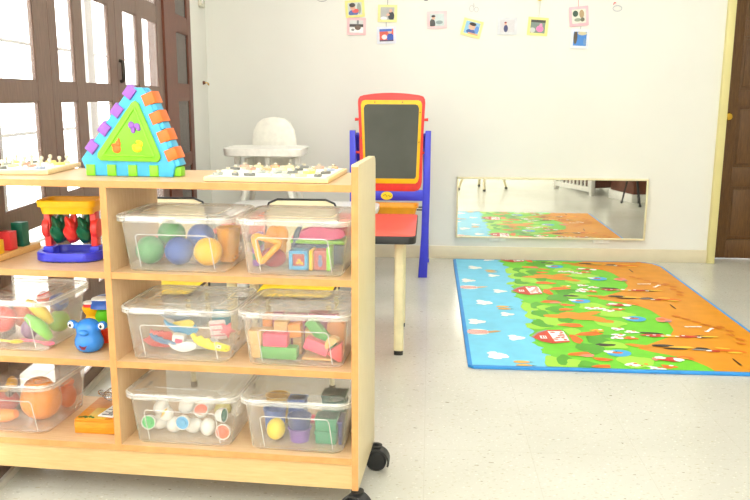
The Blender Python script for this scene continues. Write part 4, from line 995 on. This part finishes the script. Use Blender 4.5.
for x, mt in ((-.033, DGREEN), (.001, RED), (.034, DGREEN)):
    m = MB(); P = []
    for k in range(48):
        a = 2 * math.pi * k / 48; P.append((( .0315 + .0085 * math.cos(5 * a)) * math.cos(a), (.034 + .0085 * math.cos(5 * a)) * math.sin(a)))
    w_ = .0145
    Mx = TM((x, 0, .078)) @ Matrix(((0, 0, 1, 0), (1, 0, 0, 0), (0, 1, 0, 0), (0, 0, 0, 1)))
    def ring(f, a, z): return [(f * (px * math.cos(a) - py * math.sin(a)), f * (px * math.sin(a) + py * math.cos(a)), z) for px, py in P]
    m.loft([ring(.45, -.5, -w_), ring(.8, -.45, -w_ * .9), ring(.97, -.3, -w_ * .55), ring(1, 0, 0), ring(.97, .3, w_ * .55), ring(.8, .45, w_ * .9), ring(.45, .5, w_)], M=Mx)
    m.cyl(tuple(Mx @ Vector((0, 0, -w_ * 1.05))), tuple(Mx @ Vector((0, 0, w_ * 1.05))), .009, .009, 16)
    m.build('paddle_wheel', mt, ww)
m = MB()
m.loft([rrect(.128, .07, .012, .118, 5), rrect(.134, .08, .016, .134, 5), rrect(.136, .082, .016, .136, 5), rrect(.146, .094, .02, .137, 5), rrect(.150, .098, .022, .151, 5), rrect(.146, .094, .02, .154, 5), rrect(.134, .082, .016, .152, 5), rrect(.122, .07, .014, .122, 5)])
m.build('hopper', YEL, ww)

# ------------------------------------------------------------------ peg block toy
pb = thing('peg_board_base', 'plain wooden base holding graded coloured blocks beside the water wheel', 'toy base', SM(-1.0, .16, Z1))
m = MB(); m.box((0, 0, .008), (.16, .2, .016), bev=.002); m.build('base', BLOCKWD, pb)
pb.name = 'block_stand'
def peg(x, y, h, mt, label, w_=.032):
    m = MB(); m.box((0, 0, h / 2), (w_, w_, h), bev=.0015); solo('graded_block', m, mt, label, 'block', x, y, Z1 + .0162, (0, 0, 0), 'graded blocks on the wooden base')
DGB = mat('bottle_green_paint', (14, 100, 76), .45); RBP = mat('tomato_paint', (216, 52, 54), .45); YBP = mat('sun_paint', (240, 190, 20), .45)
peg(-.944, .205, .064, DGB, 'tall bottle-green block at the back of the wooden base nearest the water wheel')
peg(-.944, .147, .049, RBP, 'red block in the middle of the wooden base nearest the water wheel')
peg(-.944, .088, .036, YBP, 'short yellow block at the front of the wooden base')
peg(-1.0, .205, .064, DGB, 'tall bottle-green block at the left end of the wooden base')
peg(-1.0, .147, .049, RBP, 'red block at the left end of the wooden base')

# ------------------------------------------------------------------ blue round-faced toy and the stacked bird toy
bt = thing('bath_toy', 'shiny blue round-faced toy with eyes on stalks on the middle shelf', 'toy', SM(-.697, .070, Z2) @ Matrix.Diagonal((1.12, 1.05, 1.02, 1)))
BTB = mat('toy_blue', (50, 130, 216), .22)
m = MB(); m.lathe([(0, 0), (.018, 0), (.027, .006), (.032, .018), (.0315, .03), (.028, .04), (.0265, .046), (.027, .054), (.025, .066), (.018, .076), (.008, .081), (0, .082)], 32)
m.ell((0, -.022, .052), (.012, .012, .009)); m.tube([(-.02, 0, .06), (-.034, -.004, .066)], .0085, 12); m.tube([(.02, 0, .06), (.034, -.004, .066)], .0085, 12)
m.build('body', BTB, bt)
for s in (-1, 1):
    m = MB(); m.ell((s * .036, -.004, .067), .0105, seg=18); st_ = m.build('eye_stalk', BTB, bt)
    m = MB(); m.ell((s * .036, -.0115, .067), (.007, .0042, .0085), seg=14); e_ = m.build('eye', WHITE, st_)
    m = MB(); m.ell((s * .036, -.0155, .067), (.003, .0015, .0042), seg=10); m.build('pupil', BLACK, bt)
m = MB(); m.prism([(-.009, .002), (-.004, -.001), (.004, -.001), (.009, .002), (.004, -.008), (-.003, -.008)], .0305, .0335, TM((0, 0, .020)) @ XZ); m.build('mouth', mat('mouth_red', (120, 24, 30), .4), bt)
bd = thing('stacking_bird', 'stacked bird toy with yellow beak, green body and blue cap behind the blue toy', 'toy', SM(-.690, .165, Z2))
m = MB(); m.lathe([(0, 0), (.036, 0), (.038, .01), (.038, .035), (.034, .04), (0, .04)], 28); m.build('red_ring', mat('bird_red', (226, 60, 26), .35), bd)
m = MB(); m.lathe([(0, .0405), (.033, .0405), (.037, .048), (.036, .085), (.03, .092), (0, .092)], 28); m.build('green_body', mat('bird_green', (100, 196, 30), .35), bd)
m = MB(); m.lathe([(0, 0), (.016, 0), (.02, .01), (.016, .022), (.024, .036), (.026, .044), (.02, .05), (0, .052)], 24, TM((-.034, -.018, .048))); bk2 = m.build('yellow_beak', mat('beak_yellow', (250, 186, 20), .35), bd)
m = MB(); m.ell((-.036, -.030, .098), (.016, .012, .006)); m.build('red_mouth', RED, bk2)
m = MB(); m.ell((-.036, -.022, .104), (.02, .016, .006)); m.build('white_lip', WHITE, bk2)
m = MB(); m.lathe([(.044, .093), (.042, .1), (.034, .112), (.018, .12), (0, .122)], 28, TM((-.004, -.004, 0))); m.lathe([(.044, .093), (0, .0925)], 28, TM((-.004, -.004, 0))); cap = m.build('blue_cap', MIDB, bd)
m = MB(); m.ell((-.006, -.016, .112), (.03, .02, .009)); m.build('white_patch', WHITE, cap)

# ------------------------------------------------------------------ wooden box with card and whisk
wb = thing('wooden_case', 'honey-coloured wooden case on the bottom shelf beside the divider', 'case', SM(-.688, .124, Z3, (0, 0, R(2))))
m = MB(); m.box((0, 0, .016), (.112, .15, .032), bev=.002); m.build('box_body', HONEY, wb)
m = MB(); m.box((0, 0, .0355), (.110, .148, .006), bev=.001); ld = m.build('lid', HONEY, wb)
m = MB(); m.box((-.002, -.035, .0388), (.05, .07, .001)); m.build('yellow_panel', mat('panel_yellow', (216, 176, 24), .4), ld)
m = MB()
for k in range(5): m.prism(circ(-.044 + .008 * k, -.062 + .004 * (k % 2), .007, .004, 10, .6 * k), .0386, .0394)
m.build('leaf_print', mat('leaf_ink', (70, 110, 40), .6), ld)
cdn = thing('picture_card', 'white card with dark print lying on the wooden case', 'card', SM(-.660, .114, Z3 + .0410, (0, 0, R(-6))))
m = MB(); m.box((0, 0, .001), (.042, .10, .002)); m.build('card', WHITE, cdn)
m = MB()
for k in range(6): m.box((0, -.04 + .016 * k, .0022), (.03, .0035, .0006)); m.box((.006, -.033 + .016 * k, .0022), (.012, .005, .0006))
m.build('print', mat('card_ink', (52, 52, 66), .6), cdn)
wk = thing('wire_whisk', 'shiny wire rings lying on the wooden case behind the white card', 'whisk', SM(-.700, .166, Z3 + .0418))
for k in range(6):
    m = MB(); a0 = R(-50 + 20 * k)
    m.tube([(.004 * k - .012 + .02 * math.cos(a), .02 * math.sin(a) * math.cos(a0), .0202 + .019 * math.sin(a) * math.sin(a0)) for a in (2 * math.pi * i / 20 for i in range(20))], .0012, 6, closed=True)
    m.build('wire_ring', CHROME, wk)

# ------------------------------------------------------------------ triangle activity toy on the shelf top
tt = thing('activity_triangle', 'blue triangular activity toy with purple, orange and green teeth on the shelf top', 'toy', SM(-.575, .100, ZTOP))
TB = mat('triangle_blue', (70, 176, 222), .4)
A_, B_, C_ = Vector((-.116, .022)), Vector((.104, .022)), Vector((.016, .212))
A_, B_, C_ = Vector((-.12, .0)), Vector((.108, .0)), Vector((.015, .215))
front = [(-.128, .040), (-.112, .0), (.104, .0), (.112, .03), (.046, .203), (.038, .2125), (.012, .2125), (.002, .207)]
T_ = .044                                                     # depth of the toy
m = MB()
core = [(-.112, .036), (-.104, .018), (.09, .018), (.094, .034), (.032, .192), (-.004, .196)]
m.prism(core, -T_ + .006, -.006, XZ)
def teeth(mb, p, q, n, frac, off, depth, y0, y1, mi=0, inv=False):
    """teeth along the edge p-q, in the toy's face plane"""
    p, q = Vector(p), Vector(q); d = q - p; nrm = Vector((d.y, -d.x)).normalized()
    out = []
    for k in range(n):
        c = (k + off) / n
        a, b = p + d * (c - frac / (2 * n)), p + d * (c + frac / (2 * n))
        P = [tuple(a - nrm * depth), tuple(b - nrm * depth), tuple(b + nrm * .003), tuple(a + nrm * .003)]
        out.append((P, y0, y1))
    return out
# faces front and back: outer frame
for ya, yb in ((0, .012), (T_ - .012, T_)):
    m.prism(front, -yb, -ya, XZ, 0, .0025)
m.build('body', TB, tt)
# cut-outs are filled by coloured teeth standing a little proud of the rim
def add_teeth(p, q, n, mt, y0, y1, frac, off=.5, depth=.019, lift=.004, cast=TB):
    p, q = Vector(p), Vector(q); d = q - p; nrm = Vector((d.y, -d.x)).normalized()
    for k in range(n):
        c = (k + off) / n
        a, b = p + d * (c - frac / (2 * n)), p + d * (c + frac / (2 * n))
        m = MB(); m.prism([tuple(a - nrm * depth), tuple(b - nrm * depth), tuple(b + nrm * lift), tuple(a + nrm * lift)], -y1, -y0, XZ, 0, .003); m.build('tooth', mt, tt)
add_teeth((.010, .2145), (-.128, .040), 4, PURP, -.006, .026, .52, .22, .018, .007)
add_teeth((.113, .03), (.045, .205), 4, TANG, -.002, .045, .60, .56, .015, .015)
add_teeth((.113, .03), (.045, .205), 4, TB, .003, .044, .36, .07, .014, .010)
add_teeth((-.112, .0), (.104, .0), 4, LIME, -.005, .024, .42, .16, .028, -.0005)
m = MB(); m.box((.112, .024, .0125), (.022, .03, .024), bev=.003); m.build('tooth', LIME, tt)
# dark slots beside the bottom teeth are real gaps in a lower rail: blue merlons between the green ones
inner_o = [(-.082, .046), (-.074, .038), (.070, .036), (.078, .044), (.077, .054), (.029, .176), (.021, .182), (.012, .177), (-.081, .056)]
inner_i = [(-.066, .051), (.064, .050), (.020, .166)]
m = MB(); m.prism(inner_o, 0, .008, XZ, 0, .002); pn = m.build('green_panel', mat('panel_lime', (126, 206, 40), .35), tt)
m = MB()
for i in range(3):
    a, b = Vector(inner_i[i]), Vector(inner_i[(i + 1) % 3]); m.tube([(a.x, -.0085, a.y), (b.x, -.0085, b.y)], .0028, 8)
m.build('panel_bead', LIME, pn)
def critter(cx, cz, mt, nm, blobs):
    m = MB()
    for dx, dz, rx, rz in blobs: m.ell((cx + dx, -.0085, cz + dz), (rx, .004, rz), seg=14)
    m.build(nm, mt, pn)
critter(.018, .118, PURP, 'butterfly_piece', ((-.008, .006, .008, .009), (.006, .004, .008, .007), (-.004, -.006, .006, .008), (.01, -.003, .006, .005)))
critter(-.030, .073, TANG, 'rabbit_piece', ((0, -.006, .011, .011), (.004, .006, .007, .008), (.006, .014, .003, .006), (-.006, .002, .007, .005)))
critter(.022, .073, YEL, 'duck_piece', ((0, -.005, .012, .009), (.008, .006, .007, .008), (-.006, .0, .007, .006), (.004, .011, .007, .004)))

# ------------------------------------------------------------------ knob puzzles on the shelf top
KW = wood('knob_wood', (214, 204, 176), (230, 222, 200), (20, 20, 20))
def puzzle(x, y, rz, w_, d_, label, n_x, n_y, group, plabel, seed, kn):
    M = SM(x, y, ZTOP, (0, 0, R(rz)))
    t = thing('puzzle_board', label, 'puzzle', M)
    m = MB(); m.box((0, 0, .006), (w_, d_, .011), bev=.0015); m.build('board', PALEWD, t)
    m = MB(); m.box((0, 0, .0118), (w_ - .016, d_ - .016, .0012)); m.build('picture_sheet', mat('puzzle_sheet', (242, 238, 222), .5), t)
    rnd = random.Random(seed)
    pal = [(226, 204, 160), (176, 182, 176), (226, 170, 130), (160, 170, 190), (230, 214, 120), (206, 160, 140), (120, 122, 118), (238, 232, 220)]
    protos = []
    for k, c in enumerate(pal):
        P = [((.0125 + .003 * math.sin(3 * a + k) + .002 * math.sin(2 * a + 2 * k)) * math.cos(a), (.0105 + .003 * math.cos(2 * a + k)) * math.sin(a)) for a in (2 * math.pi * i / 14 for i in range(14))]
        protos.append((P, mat('puzzle_tint_%d' % k, c, .5, .4, .12, 160)))
    first = {}
    i = 0
    for iy in range(n_y):
        for ix in range(n_x):
            px = -w_ / 2 + .028 + (w_ - .056) * ix / (n_x - 1) + rnd.uniform(-.003, .003); py = -d_ / 2 + .026 + (d_ - .052) * iy / (n_y - 1) + rnd.uniform(-.003, .003)
            k = rnd.randrange(len(protos)); MM = M @ TM((px, py, .0126), (0, 0, rnd.uniform(0, 6.28)))
            if k not in first:
                q = thing('puzzle_piece', plabel, 'puzzle piece', MM, group)
                a = MB(); a.prism(protos[k][0], 0, .006, bev=.0008); pa = a.build('tile', protos[k][1], q)
                b = MB(); b.lathe([(0, .006), (.003, .006), (.0026, .006 + .005 * kn), (.0048, .006 + .008 * kn), (.005, .006 + .012 * kn), (.003, .006 + .0145 * kn), (0, .006 + .015 * kn)], 12); pb_ = b.build('knob', KW, q)
                first[k] = (q, (pa, pb_))
            else:
                q0, ch = first[k]; q = q0.copy(); COL.objects.link(q); q.matrix_world = MM
                for c_ in ch:
                    c2 = c_.copy(); COL.objects.link(c2); c2.parent = q
puzzle(-.218, .150, 0, .292, .262, 'pale wooden knob puzzle board on the shelf top beside the end panel', 7, 4, 'pieces of the puzzle beside the end panel', 'small pale knobbed piece in the puzzle beside the end panel', 1, .4)
puzzle(-.974, .190, 9, .335, .24, 'pale wooden knob puzzle board on the shelf top left of the blue triangle toy', 7, 4, 'pieces of the puzzle left of the triangle toy', 'small pale knobbed piece in the puzzle left of the blue triangle toy', 5, 1.15)

# ------------------------------------------------------------------ light
w = bpy.data.worlds.new('world'); SC.world = w; w.use_nodes = True
nt = w.node_tree; bg = nt.nodes['Background']
bg.inputs['Color'].default_value = (1.0, .99, .97, 1); bg.inputs['Strength'].default_value = 6.0
def area(name, loc, rot, sx, sy, e, col=(1, 1, 1)):
    l = bpy.data.lights.new(name, 'AREA'); l.shape = 'RECTANGLE'; l.size = sx; l.size_y = sy; l.energy = e; l.color = col
    o = bpy.data.objects.new(name, l); COL.objects.link(o); o.location = loc; o.rotation_euler = rot
    return o
area('ceiling_light', (.4, 3.5, ZC - .03), (0, 0, 0), 2.2, 1.0, 30, (1, .995, .98))
area('ceiling_light', (.3, 1.0, ZC - .03), (0, 0, 0), 1.8, .9, 8, (1, .995, .98))
area('ceiling_light', (.6, -1.2, ZC - .03), (0, 0, 0), 1.8, .9, 6, (1, .995, .98))
# the photographer's flash, bounced off the wall and ceiling behind the camera
area('bounced_flash', (.2, -.75, 1.55), (R(-145), 0, 0), .7, .5, 140, (1, .995, .985))

SC.view_settings.view_transform = 'Standard'; SC.view_settings.look = 'None'
SC.view_settings.exposure = 0.0; SC.view_settings.gamma = 1.0; SC.view_settings.use_curve_mapping = False
SC.cycles.use_denoising = True
SC.cycles.transparent_max_bounces = 40; SC.cycles.max_bounces = 10; SC.cycles.diffuse_bounces = 5; SC.cycles.glossy_bounces = 5
